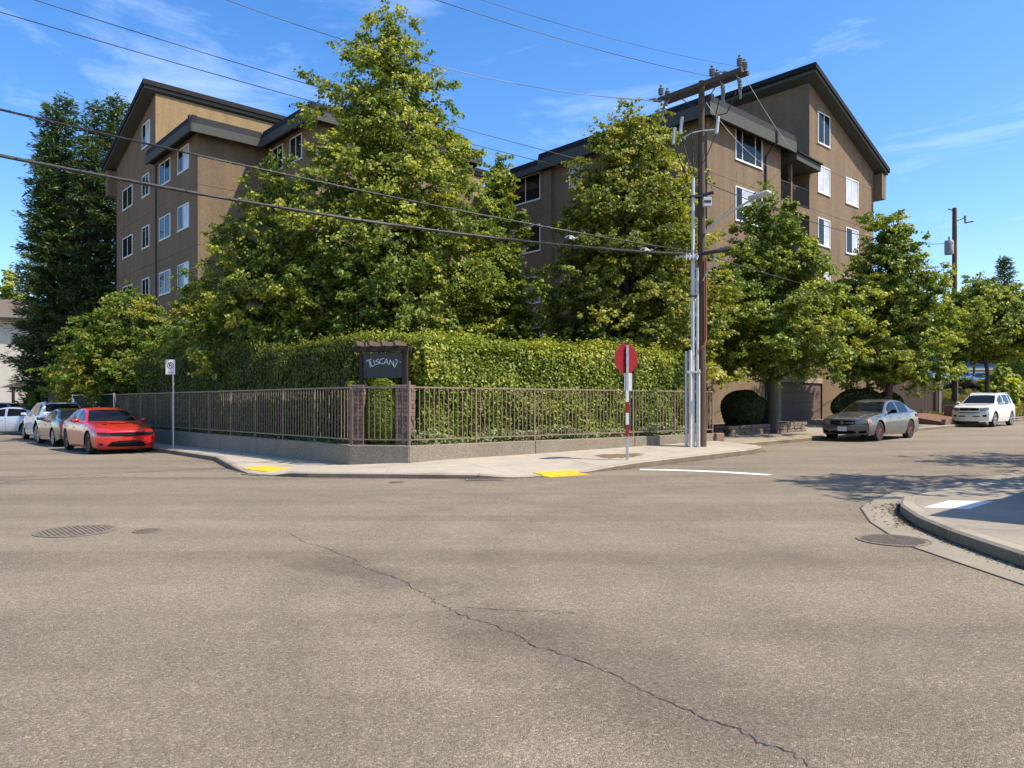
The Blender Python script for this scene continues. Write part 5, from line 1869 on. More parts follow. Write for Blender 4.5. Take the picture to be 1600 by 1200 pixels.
            o = mb.build(nm, M[mat], root)
            bm = bmesh.new(); bm.from_mesh(o.data); bmesh.ops.recalc_face_normals(bm, faces=bm.faces)
            bm.to_mesh(o.data); bm.free()
        return o
    c.patch = patch
    # mirrors
    for sg in (1, -1):
        x = c.xf - c.mirror
        zb_ = c.belt(x) + .02
        y = sg * (c.halfw(x) - .02)
        mo = MB().tube([(x, y - sg * .08, zb_ + .0), (x - .01, y + sg * .05, zb_ + .05)], [.03, .035], 6).add([], []).build('mirror', M[c.mirpaint], root)
        m2 = MB().box((x - .02, y + sg * .11, zb_ + .075), (.13, .19, .125)).build('mirror_shell', M[c.mirpaint], mo, bevel=.035, smooth=60)
    # handles
    for (k_, dn, sg), o in doors.items():
        xr_ = dsp[dn] + .13
        x = xr_ + .06
        zb_ = c.belt(x) - .16
        MB().box((x, sg * (c.halfw(x) - .012 + .012), zb_), (.19, .035, .028)).build('handle', M[c.handle], o, bevel=.01)
    # wipers / plate
    if c.detail: c.detail(c, patch, root)
    return root


def sedan_base(**kw):
    d = dict(L=4.85, W=1.85, of=.93, wb=2.77, rw=.335, sill=.20, rearw=.90, nose=.30, nosez=.55, lean=.16, tail=.20, tailz=.55, taillean=.25, roofh=.52, wroof=.60, flare=True,
             cladding=False, blackroof=False, spokes=5, split=True, rim='rim', mirpaint='carblack', handle='carblack', cat='car')
    d.update(kw)
    return d


# ---- red muscle sedan, seen from the front
def red_detail(c, patch, root):
    patch('grille', True, [-.50, -.25, 0, .25, .50], [.60, .585, .58, .585, .60], [.685, .695, .70, .695, .685], 'carblack', .014)
    patch('headlight', True, [.50, .62, .74, .84], [.60, .60, .615, .65], [.685, .70, .705, .70], 'lampdark', .016, mirror=True)
    patch('grille_bar', True, [-.46, -.2, .2, .46], [.625, .62, .62, .625], [.640, .637, .637, .640], 'black', .022)
    patch('air_intake', True, [-.56, -.45, -.25, 0, .25, .45, .56], [.27, .25, .245, .245, .245, .25, .27], [.30, .40, .435, .44, .435, .40, .30], 'carblack', .014)
    patch('intake_bar', True, [-.36, 0, .36], [.38, .385, .38], [.40, .405, .40], 'lampdark', .020)
    patch('fog_light', True, [.68, .74, .80], [.30, .285, .31], [.35, .37, .36], 'lampdark', .014, mirror=True)
    patch('splitter', True, [-.82, -.5, 0, .5, .82], [.18, .175, .17, .175, .18], [.205, .20, .195, .20, .205], 'p_red', .03)
    patch('tail_light', False, [-.80, -.4, 0, .4, .80], [.78] * 5, [.86] * 5, 'lampred', .012)
    x = c.xf - 1.15
    MB().box((x, 0, c.roof(x) + .004), (.16, .50, .018)).build('hood_scoop', M['carblack'], root, bevel=.006)
    MB().box((x - .13, 0, c.roof(x - .13) + .008), (.14, .54, .022)).build('scoop_lip', M['p_red'], root, bevel=.008)
    for sg in (1, -1):
        MB().box((c.xf - .95, sg * .45, c.roof(c.xf - .95) - .002), (.18, .10, .014)).build('hood_vent', M['carblack'], root, bevel=.004)
    MB().tube([(-.9, 0, c.roof(-.9) - .01), (-1.02, 0, c.roof(-1.0) + .05)], [.03, .01], 5).build('antenna', M['p_red'], root)

RED = sedan_base(L=5.0, W=1.90, of=.92, wb=3.02, rw=.355, paint='p_red', mirpaint='p_red', handle='p_red', rim='rimdark', sill=.185, nose=.26, nosez=.60, lean=.20, wroof=.62, roofh=.50,
    beltp=[(0, .73), (.3, .80), (1.2, .90), (1.7, .955), (2.6, .97), (3.6, 1.0), (4.3, 1.03), (5.0, .98)],
    roofp=[(0, .745), (.3, .83), (1.0, .945), (1.62, 1.005), (2.35, 1.36), (2.6, 1.43), (3.0, 1.475), (3.4, 1.465), (3.75, 1.41), (4.35, 1.10), (4.6, 1.07), (5.0, 1.02)],
    cowl=1.70, header=2.48, rtop=3.72, rbot=4.28, side=[(1.95, 2.88), (2.98, 3.75)], doors=[1.62, 2.92, 3.92], mirror=1.95, detail=red_detail)

def ground_at(x, y): return zr(x, y) + .002
def park(spc, name, label, x, y, rz, grp): return build_car(spc, name, label, (x, y, ground_at(x, y)), rz, grp)
GC1 = 'cars parked along the left kerb'
GC2 = 'cars parked along the right kerb'
park(RED, 'sedan_car', 'red sports sedan with black grille parked facing the camera by the no-parking sign', -13.85, 25.8, R(UA - 90), GC1)


# ---- dark green sedan, rear towards the camera
def rear_detail_green(c, patch, root):
    patch('tail_light', False, [.42, .58, .70, .80], [.74, .73, .70, .66], [.86, .87, .875, .86], 'lampred', .014, mirror=True)
    patch('licence_plate', False, [-.2, .2], [.78, .78], [.90, .90], 'plate', .022)
    patch('bumper_trim', False, [-.72, -.3, .3, .72], [.26, .25, .25, .26], [.36, .38, .38, .36], 'carblack', .014)
    patch('reflector', False, [.55, .74], [.44, .46], [.475, .49], 'lampred', .012, mirror=True)
    patch('headlight', True, [.55, .8], [.62, .64], [.70, .72], 'lamp', .012, mirror=True)
    for sg in (1, -1):
        MB().tube([(c.xr + .12, sg * .5, .27), (c.xr - .0, sg * .5, .27)], .04, 8).build('exhaust_pipe', M['chrome'], root)
GREEN = sedan_base(L=4.72, W=1.80, paint='p_green', mirpaint='p_green', handle='chrome', rim='rim', of=.92, wb=2.75,
    beltp=[(0, .70), (.3, .78), (1.2, .88), (1.7, .93), (2.6, .95), (3.6, .98), (4.2, 1.0), (4.72, .96)],
    roofp=[(0, .72), (.3, .80), (.9, .90), (1.35, .955), (2.1, 1.31), (2.4, 1.40), (2.8, 1.44), (3.2, 1.42), (3.5, 1.36), (4.2, 1.06), (4.5, 1.03), (4.72, 1.0)],
    cowl=1.42, header=2.22, rtop=3.45, rbot=4.12, side=[(1.75, 2.62), (2.72, 3.55)], doors=[1.45, 2.67, 3.7], mirror=1.8, detail=rear_detail_green)
park(GREEN, 'sedan_car', 'dark green sedan parked between the red car and the white SUV', -17.65, 30.2, R(UA + 90), GC1)


# ---- white SUV, rear towards the camera
def rear_detail_suv(c, patch, root):
    patch('tail_light', False, [.44, .58, .70, .82], [.93, .92, .90, .88], [1.02, 1.03, 1.04, 1.03], 'lampred', .014, mirror=True)
    patch('tailgate_trim', False, [-.44, 0, .44], [.95] * 3, [1.0] * 3, 'carblack', .014)
    patch('licence_plate', False, [-.2, .2], [.78, .78], [.90, .90], 'plate', .018)
    patch('bumper_cladding', False, [-.84, -.4, .4, .84], [.30] * 4, [.56, .50, .50, .56], 'carblack', .014)
    for sg in (1, -1):
        MB().tube([(c.xf - 1.9, sg * .56, c.roof(c.xf - 1.9) - .03), (c.xf - 2.1, sg * .565, c.roof(c.xf - 2.1) + .045), (c.xr + .7, sg * .565, c.roof(c.xr + .7) + .045), (c.xr + .45, sg * .56, c.roof(c.xr + .45) - .03)], .02, 6).build('roof_rail', M['chrome'], root)
    patch('headlight', True, [.5, .8], [.80, .82], [.92, .94], 'lamp', .012, mirror=True)
SUV = sedan_base(L=4.68, W=1.86, paint='p_white', mirpaint='p_white', handle='p_white', rim='rim', of=.92, wb=2.78, rw=.37, sill=.25, tail=.22, tailz=.95, taillean=.55, nosez=.8, roofh=.58, wroof=.66, cladding=True,
    beltp=[(0, .90), (.3, .97), (1.2, 1.05), (2.6, 1.09), (3.8, 1.13), (4.68, 1.12)],
    roofp=[(0, .92), (.3, 1.0), (1.1, 1.10), (1.3, 1.13), (1.95, 1.52), (2.2, 1.62), (2.7, 1.68), (3.6, 1.68), (4.1, 1.63), (4.35, 1.52), (4.68, 1.19)],
    cowl=1.36, header=2.05, rtop=4.16, rbot=4.60, side=[(1.65, 2.55), (2.64, 3.45), (3.53, 4.05)], doors=[1.4, 2.6, 3.6], mirror=1.6, detail=rear_detail_suv)
park(SUV, 'suv_car', 'white SUV with roof rails seen from behind, ahead of the green sedan', -20.6, 33.9, R(UA + 90), GC1)


# ---- pale blue hatch and dark blue SUV at the far left
def plain_detail(c, patch, root):
    patch('headlight', True, [.5, .8], [.62, .66], [.72, .75], 'lamp', .012, mirror=True)
    patch('grille', True, [-.4, .4], [.5, .5], [.62, .62], 'carblack', .012)
    patch('tail_light', False, [.5, .78], [.76, .76], [.88, .88], 'lampred', .012, mirror=True)
BLUE = dict(GREEN); BLUE.update(paint='p_blue', mirpaint='p_blue', handle='p_blue', detail=plain_detail)
park(BLUE, 'sedan_car', 'pale blue car at the far left edge, nose pointing left', -26.6, 39.6, R(196), 'cars in the lot at far left')
NAVY = dict(SUV); NAVY.update(paint='p_navy', mirpaint='p_navy', handle='p_navy', cladding=False, detail=plain_detail)
park(NAVY, 'suv_car', 'dark blue car behind the pale blue one at the far left edge', -31.6, 45.0, R(192), 'cars in the lot at far left')
SILV = dict(GREEN); SILV.update(paint='p_silver', mirpaint='p_silver', handle='p_silver', detail=plain_detail)
park(SILV, 'sedan_car', 'silver car whose roof shows above the white SUV at far left', -29.6, 49.5, R(190), 'cars in the lot at far left')


# ---- grey sedan at the right
def grey_detail(c, patch, root):
    patch('grille', True, [-.42, -.2, 0, .2, .42], [.575, .56, .555, .56, .575], [.69, .70, .705, .70, .69], 'carblack', .014)
    patch('grille_bar', True, [-.41, -.05], [.625, .618], [.643, .636], 'chrome', .024)
    patch('grille_bar', True, [.05, .41], [.618, .625], [.636, .643], 'chrome', .024)
    patch('grille_bar', True, [-.016, .016], [.57, .57], [.70, .70], 'chrome', .024)
    patch('emblem', True, [-.05, 0, .05], [.62, .575, .62], [.685, .68, .685], 'chrome', .034)
    patch('headlight', True, [.46, .58, .70, .80], [.59, .60, .61, .63], [.70, .725, .73, .73], 'lamp', .016, mirror=True)
    patch('turn_signal', True, [.81, .86], [.62, .64], [.735, .735], 'amber', .022, mirror=True)
    patch('air_intake', True, [-.44, -.2, .2, .44], [.265, .255, .255, .265], [.34, .355, .355, .34], 'carblack', .014)
    patch('side_intake', True, [.54, .64, .76], [.27, .265, .285], [.335, .355, .37], 'carblack', .014, mirror=True)
    patch('licence_plate', True, [-.155, .155], [.345, .345], [.50, .50], 'plate', .026)
    patch('tail_light', False, [.5, .8], [.78, .78], [.90, .90], 'lampred', .012, mirror=True)
    for sg in (1, -1):
        x = c.xf - 4.38
        MB().box((x, sg * (c.halfw(x) - .01), .87), (.26, .06, .12)).build('tail_light', M['lampred'], root, bevel=.02)
    x0 = c.xf - 3.5
    MB().tube([(x0, .0, c.roof(x0) - .01), (x0 - .16, .0, c.roof(x0) + .18)], [.012, .005], 5).build('antenna', M['carblack'], root)
    for sg in (1, -1):
        MB().tube([(c.xf - .35, sg * .42, c.roof(c.xf - .35) - .002), (c.xf - 1.2, sg * .58, c.roof(c.xf - 1.2) - .004)], .018, 5).build('hood_crease', M[c.paint], root)
GREY = sedan_base(L=4.87, W=1.85, paint='p_grey', mirpaint='carblack', handle='chrome', rim='rimred', of=.95, wb=2.77, rw=.345, nose=.32, nosez=.58, lean=.17, wroof=.60,
    beltp=[(0, .74), (.3, .80), (1.2, .89), (1.7, .935), (2.6, .96), (3.6, 1.0), (4.3, 1.02), (4.87, .98)],
    roofp=[(0, .75), (.3, .83), (1.0, .93), (1.45, .975), (2.15, 1.33), (2.42, 1.43), (2.85, 1.475), (3.25, 1.465), (3.6, 1.41), (4.25, 1.10), (4.5, 1.07), (4.87, 1.02)],
    cowl=1.50, header=2.28, rtop=3.55, rbot=4.16, side=[(1.85, 2.74), (2.84, 3.66)], doors=[1.52, 2.79, 3.82], mirror=1.86, detail=grey_detail)
park(GREY, 'sedan_car', 'grey metallic sedan with red wheels parked by the garage driveway', 13.45, 28.25, R(UA + 180), GC2)


# ---- white compact SUV at the right
def rav_detail(c, patch, root):
    patch('grille', True, [-.42, -.2, .2, .42], [.80, .79, .79, .80], [.905, .915, .915, .905], 'carblack', .014)
    patch('emblem', True, [-.07, -.035, .035, .07], [.84, .825, .825, .84], [.87, .89, .89, .87], 'chrome', .026)
    patch('headlight', True, [.47, .58, .70, .80], [.76, .76, .79, .84], [.90, .93, .95, .96], 'lamp', .016, mirror=True)
    patch('air_slot', True, [-.46, .46], [.66, .66], [.70, .70], 'carblack', .014)
    patch('air_slot', True, [-.46, .46], [.49, .49], [.54, .54], 'carblack', .014)
    patch('licence_plate', True, [-.155, .155], [.47, .47], [.60, .60], 'plate', .026)
    patch('fog_light', True, [.58, .72], [.48, .50], [.58, .59], 'carblack', .014, mirror=True)
    patch('tail_light', False, [.5, .8], [.95, .95], [1.15, 1.15], 'lampred', .012, mirror=True)
    for sg in (1, -1):
        MB().tube([(c.xf - 2.0, sg * .55, c.roof(c.xf - 2.0) - .03), (c.xf - 2.15, sg * .56, c.roof(c.xf - 2.15) + .045), (c.xr + .7, sg * .56, c.roof(c.xr + .7) + .045), (c.xr + .45, sg * .55, c.roof(c.xr + .45) - .03)], .02, 6).build('roof_rail', M['ltgrey'], root)
RAV = sedan_base(L=4.60, W=1.81, paint='p_cream', mirpaint='p_cream', handle='p_cream', rim='rim', of=.90, wb=2.66, rw=.365, sill=.25, tail=.2, tailz=.95, taillean=.35, nosez=.72, lean=.14, roofh=.60, wroof=.63,
    beltp=[(0, .93), (.3, .99), (1.2, 1.06), (2.6, 1.09), (3.8, 1.14), (4.60, 1.13)],
    roofp=[(0, .94), (.25, 1.02), (1.0, 1.10), (1.25, 1.13), (1.95, 1.52), (2.2, 1.62), (2.7, 1.69), (3.6, 1.68), (4.05, 1.62), (4.3, 1.50), (4.60, 1.18)],
    cowl=1.30, header=2.05, rtop=4.10, rbot=4.52, side=[(1.65, 2.50), (2.6, 3.42), (3.5, 4.0)], doors=[1.4, 2.55, 3.55], mirror=1.62, detail=rav_detail)
park(RAV, 'suv_car', 'white compact SUV with roof rails parked facing the camera at the right', 24.1, 38.55, R(UA + 180), GC2)
LAST = dict(GREEN); LAST.update(paint='p_white', mirpaint='p_white', handle='p_white', detail=plain_detail)
park(LAST, 'sedan_car', 'white car cut off by the right edge behind the white SUV', 35.6, 50.0, R(UA + 180), GC2)
# ================================================================== UTILITY POLE
PX, PY = 5.52, 22.0
PZ = .235
up = empty('utility_pole', (PX, PY, PZ))
tag(up, 'wooden utility pole with double crossarm, conduits and lamp arm by the hedge end', 'utility pole')
hz = lambda py, d=22.0: CAM_H + (630 - py) * d / FPX - PZ
PTOP = hz(127)
rr = random.Random(2)
path = [(0, 0, -.2)] + [(.012 * math.sin(k * 1.3), .01 * math.cos(k), PTOP * k / 10) for k in range(1, 11)]
MB().tube(path, [.15] + [.143 - .0055 * k for k in range(1, 11)], 12).build('shaft', M['polewood'], up, smooth=60)
# double crossarm along -V
zarm = hz(136)
am = MB().b(-1.42, 1.42, -.05, .05, -.06, .06).mesh('crossarm', M['armwood'])
AA = math.atan2(-V[1], -V[0])
for s_ in (1, -1):
    o = inst(am, 'crossarm', (U[0] * .16 * s_, U[1] * .16 * s_, zarm), (0, 0, AA), up)
def arm(t, s_, z=0.0):
    return (U[0] * .16 * s_ - V[0] * t, U[1] * .16 * s_ - V[1] * t, zarm + z)
insm = MB().lathe([(.022, -.06), (.022, .06), (.06, .07), (.085, .10), (.06, .125), (.088, .15), (.06, .175), (.088, .20), (.06, .225), (.085, .25), (.05, .29), (.03, .32), (.045, .34), (.02, .38)], sides=10).mesh('insulator', M['porc'])
for t, s_ in ((-1.33, 1), (-1.33, -1), (.42, 1), (.46, -1), (1.30, 1), (1.34, -1)):
    inst(insm, 'insulator', arm(t, s_, .06), (0, 0, 0), up)
bell = MB().lathe([(.02, 0), (.055, .02), (.06, .10), (.04, .13), (.065, .16), (.06, .26), (.02, .30), (.015, .40)], sides=10).mesh('strain_insulator', M['porc'])
for t, s_, ry_ in ((-1.42, 0, -75), (1.05, 0, -70)):
    p = arm(t, 0, .02)
    inst(bell, 'strain_insulator', p, (R(ry_ * .2), R(ry_), 0), up)
# fused cutouts hanging under the arms
cut = MB().tube([(0, 0, 0), (.05, 0, -.10), (.10, 0, -.12)], .018, 6).lathe([(.05, -.42), (.07, -.36), (.045, -.33), (.07, -.29), (.045, -.25), (.07, -.21), (.05, -.12)], (.12, 0, 0), sides=8).tube([(.12, .02, -.42), (.12, .02, -.66)], [.045, .03], 7).mesh('fuse_cutout', M['porc'])
for t, s_, rz in ((-1.0, -1, 2.2), (.70, -1, .5), (1.22, -1, .4)):
    inst(cut, 'fuse_cutout', arm(t, s_, -.06), (R(8), R(-12), rz), up)
for s_ in (1, -1):
    a = Vector(arm(.75 * s_, -1, -.05)); b_ = Vector((U[0] * -.12, U[1] * -.12, zarm - .75))
    MB().tube([a, b_], .016, 5).build('brace', M['armwood'], up)
# lower bracket with lightning arresters
zb2 = hz(207)
MB().tube([(-.62, .1, zb2 - .18), (-.3, 0, zb2 - .02), (0, -.14, zb2), (.46, -.14, zb2 + .04)], .022, 6).build('arrester_bracket', M['ltgrey'], up)
arr = MB().lathe([(.03, -.04), (.05, 0), (.048, .20), (.05, .44), (.03, .47)], sides=10).mesh('arrester', M['ltgrey'])
for x, y, z in ((-.80, .1, zb2 - .28), (-.60, .05, zb2 + .0), (.40, -.14, zb2 - .06)):
    inst(arr, 'arrester', (x, y, z), (0, R(6), 0), up)
# jumper leads
mb = MB()
for a, b_, sg in ((arm(-1.0, -1, -.6), (-.60, .05, zb2 + .48), .12), (arm(1.22, -1, -.6), (.44, -.14, zb2 + .45), .25), (arm(.7, -1, -.6), (.2, -.14, zb2 + .1), .2),
                  ((-.80, .1, zb2 - .3), (-.42, -.1, hz(280)), .05), ((-.60, .05, zb2), (-.30, -.2, hz(278)), .05), ((.40, -.14, zb2 - .06), (-.22, -.22, hz(277)), .1), ((-.3, 0, zb2 + .2), (-.26, -.2, hz(277)), 0.0)):
    a, b_ = Vector(a), Vector(b_)
    mb.tube([a, (a + b_) / 2 + Vector((0, 0, -sg)), b_], .017, 5)
mb.build('jumper_lead', M['cable'], up)
# conduits
def xo(px, d=21.85): return (px - 800) / FPX * d - PX
def conduit(px, r, ztop, dy=-.18, mat='pvc', nm='conduit'):
    return MB().tube([(xo(px), dy, -.05), (xo(px), dy, ztop)], r, 10).build(nm, M[mat], up, smooth=60)
conduit(1073.5, .042, hz(549), -.05)
conduit(1078, .050, hz(548), -.21)
conduit(1083.0, .060, hz(398), -.12)
MB().tube([(xo(1083), -.12, hz(398)), (xo(1083.5), -.12, hz(280))], .047, 10).build('conduit', M['pvc'], up, smooth=60)
conduit(1089.5, .038, hz(420), -.16)
conduit(1091, .045, hz(578), -.19)
MB().b(xo(1071), xo(1094), -.26, .0, hz(583), hz(580)).build('strap', M['ltgrey'], up)
MB().b(xo(1078), xo(1098), -.20, .0, hz(310), hz(307.5)).build('strap', M['black'], up)
MB().b(xo(1077), xo(1089), -.20, .0, hz(465), hz(463)).build('strap', M['black'], up)
MB().b(xo(1075), xo(1081), -.272, -.262, hz(646), hz(626)).build('notice_plate', M['galv'], up)
MB().tube([(.10, -.14, hz(405)), (.09, -.15, hz(440)), (.09, -.16, hz(530)), (.04, -.20, hz(541)), (-.06, -.24, hz(544)), (-.10, -.22, hz(546))], .030, 8).build('cable_guard', M['rust'], up, smooth=60)
MB().tube([(-.02, -.155, hz(130)), (-.02, -.165, hz(400))], .010, 5).build('ground_wire', M['cable'], up)
# dead-end fittings of the cables
mb = MB()
for k in range(4):
    x = xo(1070 + k * 5.5)
    mb.box((x, -.30, hz(404)), (.05, .06, .20), .3)
mb.box((xo(1078), -.30, hz(404)), (.42, .05, .09)).tube([(xo(1066), -.3, hz(402)), (xo(1050), -.34, hz(410))], .025, 5)
mb.build('cable_clamp', M['ltgrey'], up, bevel=.012)
MB().tube([(xo(1088), -.18, hz(400)), (xo(1117), -.42, hz(397)), (xo(1136), -.44, hz(393))], [.05, .06, .07], 7).build('side_bracket', M['black'], up)
MB().tube([(0, -.14, hz(440)), (xo(1117), -.40, hz(400))], .02, 5).build('brace', M['ltgrey'], up)
# box
bx = MB().b(-.02, .22, -.30, -.13, hz(326), hz(312)).build('meter_box', M['ltgrey'], up, bevel=.01)
MB().b(-.0, .20, -.306, -.301, hz(321), hz(317)).build('window', M['black'], bx)
MB().tube([(0, -.1, hz(306)), (.30, -.2, hz(303.5))], .05, 8).build('splice_case', M['black'], up)
# street lamp on its arm
la = MB().tube([(.08, -.1, hz(366)), (.30, -.30, hz(352)), (.75, -.8, hz(338)), (1.05, -1.15, hz(330))], [.038, .036, .032, .03], 8).build('lamp_arm', M['ltgrey'], up, smooth=60)
d_ = Vector((.67, -.74, 0)).normalized()
Mx = Matrix.Translation(Vector((1.22, -1.36, hz(325.5)))) @ Matrix.Rotation(math.atan2(d_.y, d_.x), 4, 'Z') @ Matrix.Rotation(R(-6), 4, 'Y')
mb = MB().box((.03, 0, 0), (.60, .24, .085), 0, 0, Mx).box((.05, 0, -.05), (.34, .18, .04), 0, 0, Mx)
mb.build('lamp_head', M['ltgrey'], la, bevel=.03, smooth=50)
MB().lathe([(.02, 0), (.035, .02), (.035, .07), (.01, .08)], tuple(Mx @ Vector((-.1, 0, .04))), sides=8).build('photo_cell', M['black'], la)


# ================================================================== WIRES
def wire(name, label, p, q, sag, r, mat='cable', twist=None, cat='cable', n=26):
    p, q = Vector(p), Vector(q)
    pts = []
    for i in range(n + 1):
        t = i / n
        x = p.lerp(q, t); x.z -= 4 * sag * t * (1 - t)
        pts.append(x)
    o_ = pts[0].copy()
    mb = MB()
    mb.tube([v - o_ for v in pts], r, 6)
    if twist:
        L = (q - p).length
        nt = int(L / .09)
        h = []
        dirv = (q - p).normalized(); e1 = dirv.cross(Vector((0, 0, 1))).normalized(); e2 = dirv.cross(e1)
        for k in range(nt + 1):
            t = k / nt
            x = p.lerp(q, t); x.z -= 4 * sag * t * (1 - t)
            a = 2 * math.pi * t * L / twist
            h.append(x + (e1 * math.cos(a) + e2 * math.sin(a)) * r * 1.05 - o_)
        mb.tube(h, r * .42, 4, mi=1)
    o = mb.build(name, [M[mat], M['wire']], None, smooth=60)
    o.location = o_
    tag(o, label, cat, 'overhead wires from the utility pole')
    return o


def wpt(px, py, d):
    return ((px - 800) / FPX * d, d, CAM_H + (630 - py) * d / FPX)
far = lambda k: (5.5 - 14.5 * k, 22 - 8.7 * k)
def wp(px, py):
    """point of the wire plane that runs from the pole towards the left"""
    a = (px - 800) / FPX
    k = (5.5 - 22 * a) / (14.5 - 8.7 * a)
    return far(k)[0], far(k)[1], CAM_H + (630 - py) * far(k)[1] / FPX
def ext(a, b_, f):
    return tuple(b_[i] + (b_[i] - a[i]) * f for i in range(3))
def plane_wire(name, label, pix, r, mat='cable', twist=None, extend=.35):
    """wire through three photo points: start at the pole, middle, left"""
    p, m, q = [wp(*x) for x in pix]
    # parabola over the horizontal run
    L = lambda w: math.hypot(w[0] - p[0], w[1] - p[1])
    xs = [0, L(m), L(q)]; zs = [p[2], m[2], q[2]]
    co = np.polyfit(xs, zs, 2)
    Lx = xs[2] * (1 + extend)
    q2 = (p[0] + (q[0] - p[0]) * (1 + extend), p[1] + (q[1] - p[1]) * (1 + extend), float(np.polyval(co, Lx)))
    sag = co[0] * Lx * Lx / 4
    return wire(name, label, p, q2, max(sag, 0.0), r, mat, twist)
plane_wire('cable', 'thick twisted black cable, lowest of the wires crossing the hedge', [(1080, 397), (640, 355), (0, 243)], .034, 'cable', .20)
plane_wire('cable', 'second thick cable from the bottom, crossing the left roof and tallest tree', [(1080, 393), (560, 297), (0, 171)], .022, 'cable', .28)
wire('cable', 'thin wire entering at the upper left corner of the sky', ext(wpt(925, 272, 38.8), wpt(0, 11, 24.5), .25), wpt(925, 272, 38.8), .25, .017)
wire('cable', 'thin wire just above the upper-left-corner one, passing behind the tree top', ext(wpt(917, 252, 39.0), wpt(85, 0, 26.0), .3), wpt(917, 252, 39.0), .3, .016)
plane_wire('wire', 'fine wire ending at the left insulator of the pole crossarm', [(1040, 158), (710, 110), (355, 0)], .009, 'wire')
p = np.array([PX, PY, 0]) + np.array([*arm(.42, 1, .42)])
q = wpt(737, 0, 15.2); q2 = ext(p, q, .6)
wire('wire', 'fine wire rising from the crossarm middle to the top edge', tuple(p), q2, .25, .008, 'wire')
p = np.array([PX, PY, 0]) + np.array([*arm(1.30, 1, .42)])
q = wpt(812, 0, 14.8); q2 = ext(p, q, .6)
wire('wire', 'fainter wire rising from the right crossarm end to the top edge', tuple(p), q2, .25, .005, 'wire')
p = (PX + .1, PY - .1, PZ + hz(162))
q = wpt(1172, 222, 30)
wire('service_wire', 'grey service wire dropping from the pole top to the bay window', p, bw(rx(5.0), ry(-.2), 13.2), .25, .010, 'ltgrey')
p = np.array([PX, PY, 0]) + np.array([*arm(1.34, -1, .3)])
wire('service_wire', 'pale wire from the crossarm end across the brown gable wall', tuple(p), bw(rx(9.55), ry(.6), 14.9), .2, .009, 'ltgrey')
# spiral slack hooks
for k, (px, py) in enumerate(((893, 372), (1010, 391))):
    x, y, z = wp(px, py)
    mb = MB().tube([(-.16, .06, 0), (-.08, .03, .05), (0, 0, .03), (.08, -.03, -.04), (.16, -.06, -.01)], .02, 5).box((0, 0, -.02), (.14, .05, .06), R(30))
    o = mb.build('cable_splice', M['ltgrey']); o.location = (x, y, z + .02)
    tag(o, ['small pale splice on the thick cable over the right of the court', 'small pale splice on the thick cable close to the pole'][k], 'cable splice', 'splices on the thick cables')
# wires from the pole along the right-hand street to the second pole
P2 = np.array([29.3, 50.0])
for z1, z2, lab in ((hz(285), 12.2, 'upper faint wire running right from the pole towards the second pole'), (hz(397), 8.6, 'lower cable running right from the pole through the street trees')):
    wire('cable', lab, (PX + .2, PY + .1, PZ + z1), (P2[0], P2[1], z2), .7, .016)

# ================================================================== SIGNS
# stop sign seen from behind
sx0, sy0 = at(980, 720, .175)
ss = empty('stop_sign', (sx0, sy0, .17))
tag(ss, 'red octagonal stop sign seen from behind on a red and white banded post', 'road sign')
sz = lambda py: CAM_H + (630 - py) * sy0 / FPX - .17
MB().b(-.030, .030, -.030, .030, -.1, sz(540)).build('post', M['galv'], ss, bevel=.006)
mb = MB()
for (a, b_) in ((682, 663.5), (645, 628)):
    mb.b(-.036, .036, -.036, .036, sz(a), sz(b_))
mb.build('red_band', M['signred'], ss)
mb = MB()
for (a, b_) in ((663.4, 645.1), (627.9, 610)):
    mb.b(-.035, .035, -.035, .035, sz(a), sz(b_))
mb.build('white_band', M['signwhite'], ss)
ro = .375
zc_ = sz(560.5)
al = R(32)
oc = []
for k in range(8):
    t = math.pi / 8 + k * math.pi / 4
    oc.append((ro * math.cos(t), ro * math.sin(t)))
def oct_part(nm, mat, r, y0, y1):
    v = []
    for yy in (y0, y1):
        for (a, b_) in oc:
            x, y = a * r, yy
            v.append((x * math.cos(al) - y * math.sin(al), x * math.sin(al) + y * math.cos(al), zc_ + b_ * r))
    f = [tuple(range(8)), tuple(range(15, 7, -1))] + [(i, 8 + i, 8 + (i + 1) % 8, (i + 1) % 8) for i in range(8)]
    MB().add(v, [x[::-1] for x in f]).build(nm, mat, ss)
oct_part('octagon_panel', M['signred'], 1.0, .040, .048)
oct_part('white_edge', M['signwhite'], 1.0, .049, .053)
MB().box((.03, .036, (sz(610) + sz(583)) / 2), (.235, .008, sz(583) - sz(610)), al).build('back_plate', M['ltgrey'], ss)
MB().b(-.012, .012, -.045, -.0301, sz(556), sz(553)).b(-.012, .012, -.045, -.0301, sz(572), sz(569)).build('bolt', M['galv'], ss)

# no-parking sign
nx0, ny0 = at(271, 698, .13)
ns = empty('parking_sign', (nx0, ny0, .10))
tag(ns, 'white no-parking sign with red circle on a grey post by the left kerb', 'road sign')
nz = lambda py: CAM_H + (630 - py) * ny0 / FPX - .10
MB().tube([(0, 0, -.1), (0, 0, nz(563))], .03, 8).build('post', M['galv'], ns, smooth=60)
fa = R(4)
pl = MB().b(-.155, .155, -.040, -.034, nz(585), nz(562)).build('plate', M['signwhite'], ns, bevel=.0025)
pl.location = (-.085, 0, 0)
cz = nz(571.0)
def flat(mb, pts, y=-.0415, w=.018):
    for p, q in zip(pts[:-1], pts[1:]):
        d = Vector((q[0] - p[0], 0, q[1] - p[1])); L = d.length + w * .4
        Mx = Matrix.Translation(((p[0] + q[0]) / 2, y, (p[1] + q[1]) / 2)) @ Matrix.Rotation(-math.atan2(d.z, d.x), 4, 'Y')
        mb.box((0, 0, 0), (L, .003, w), 0, 0, Mx)
mb = MB()
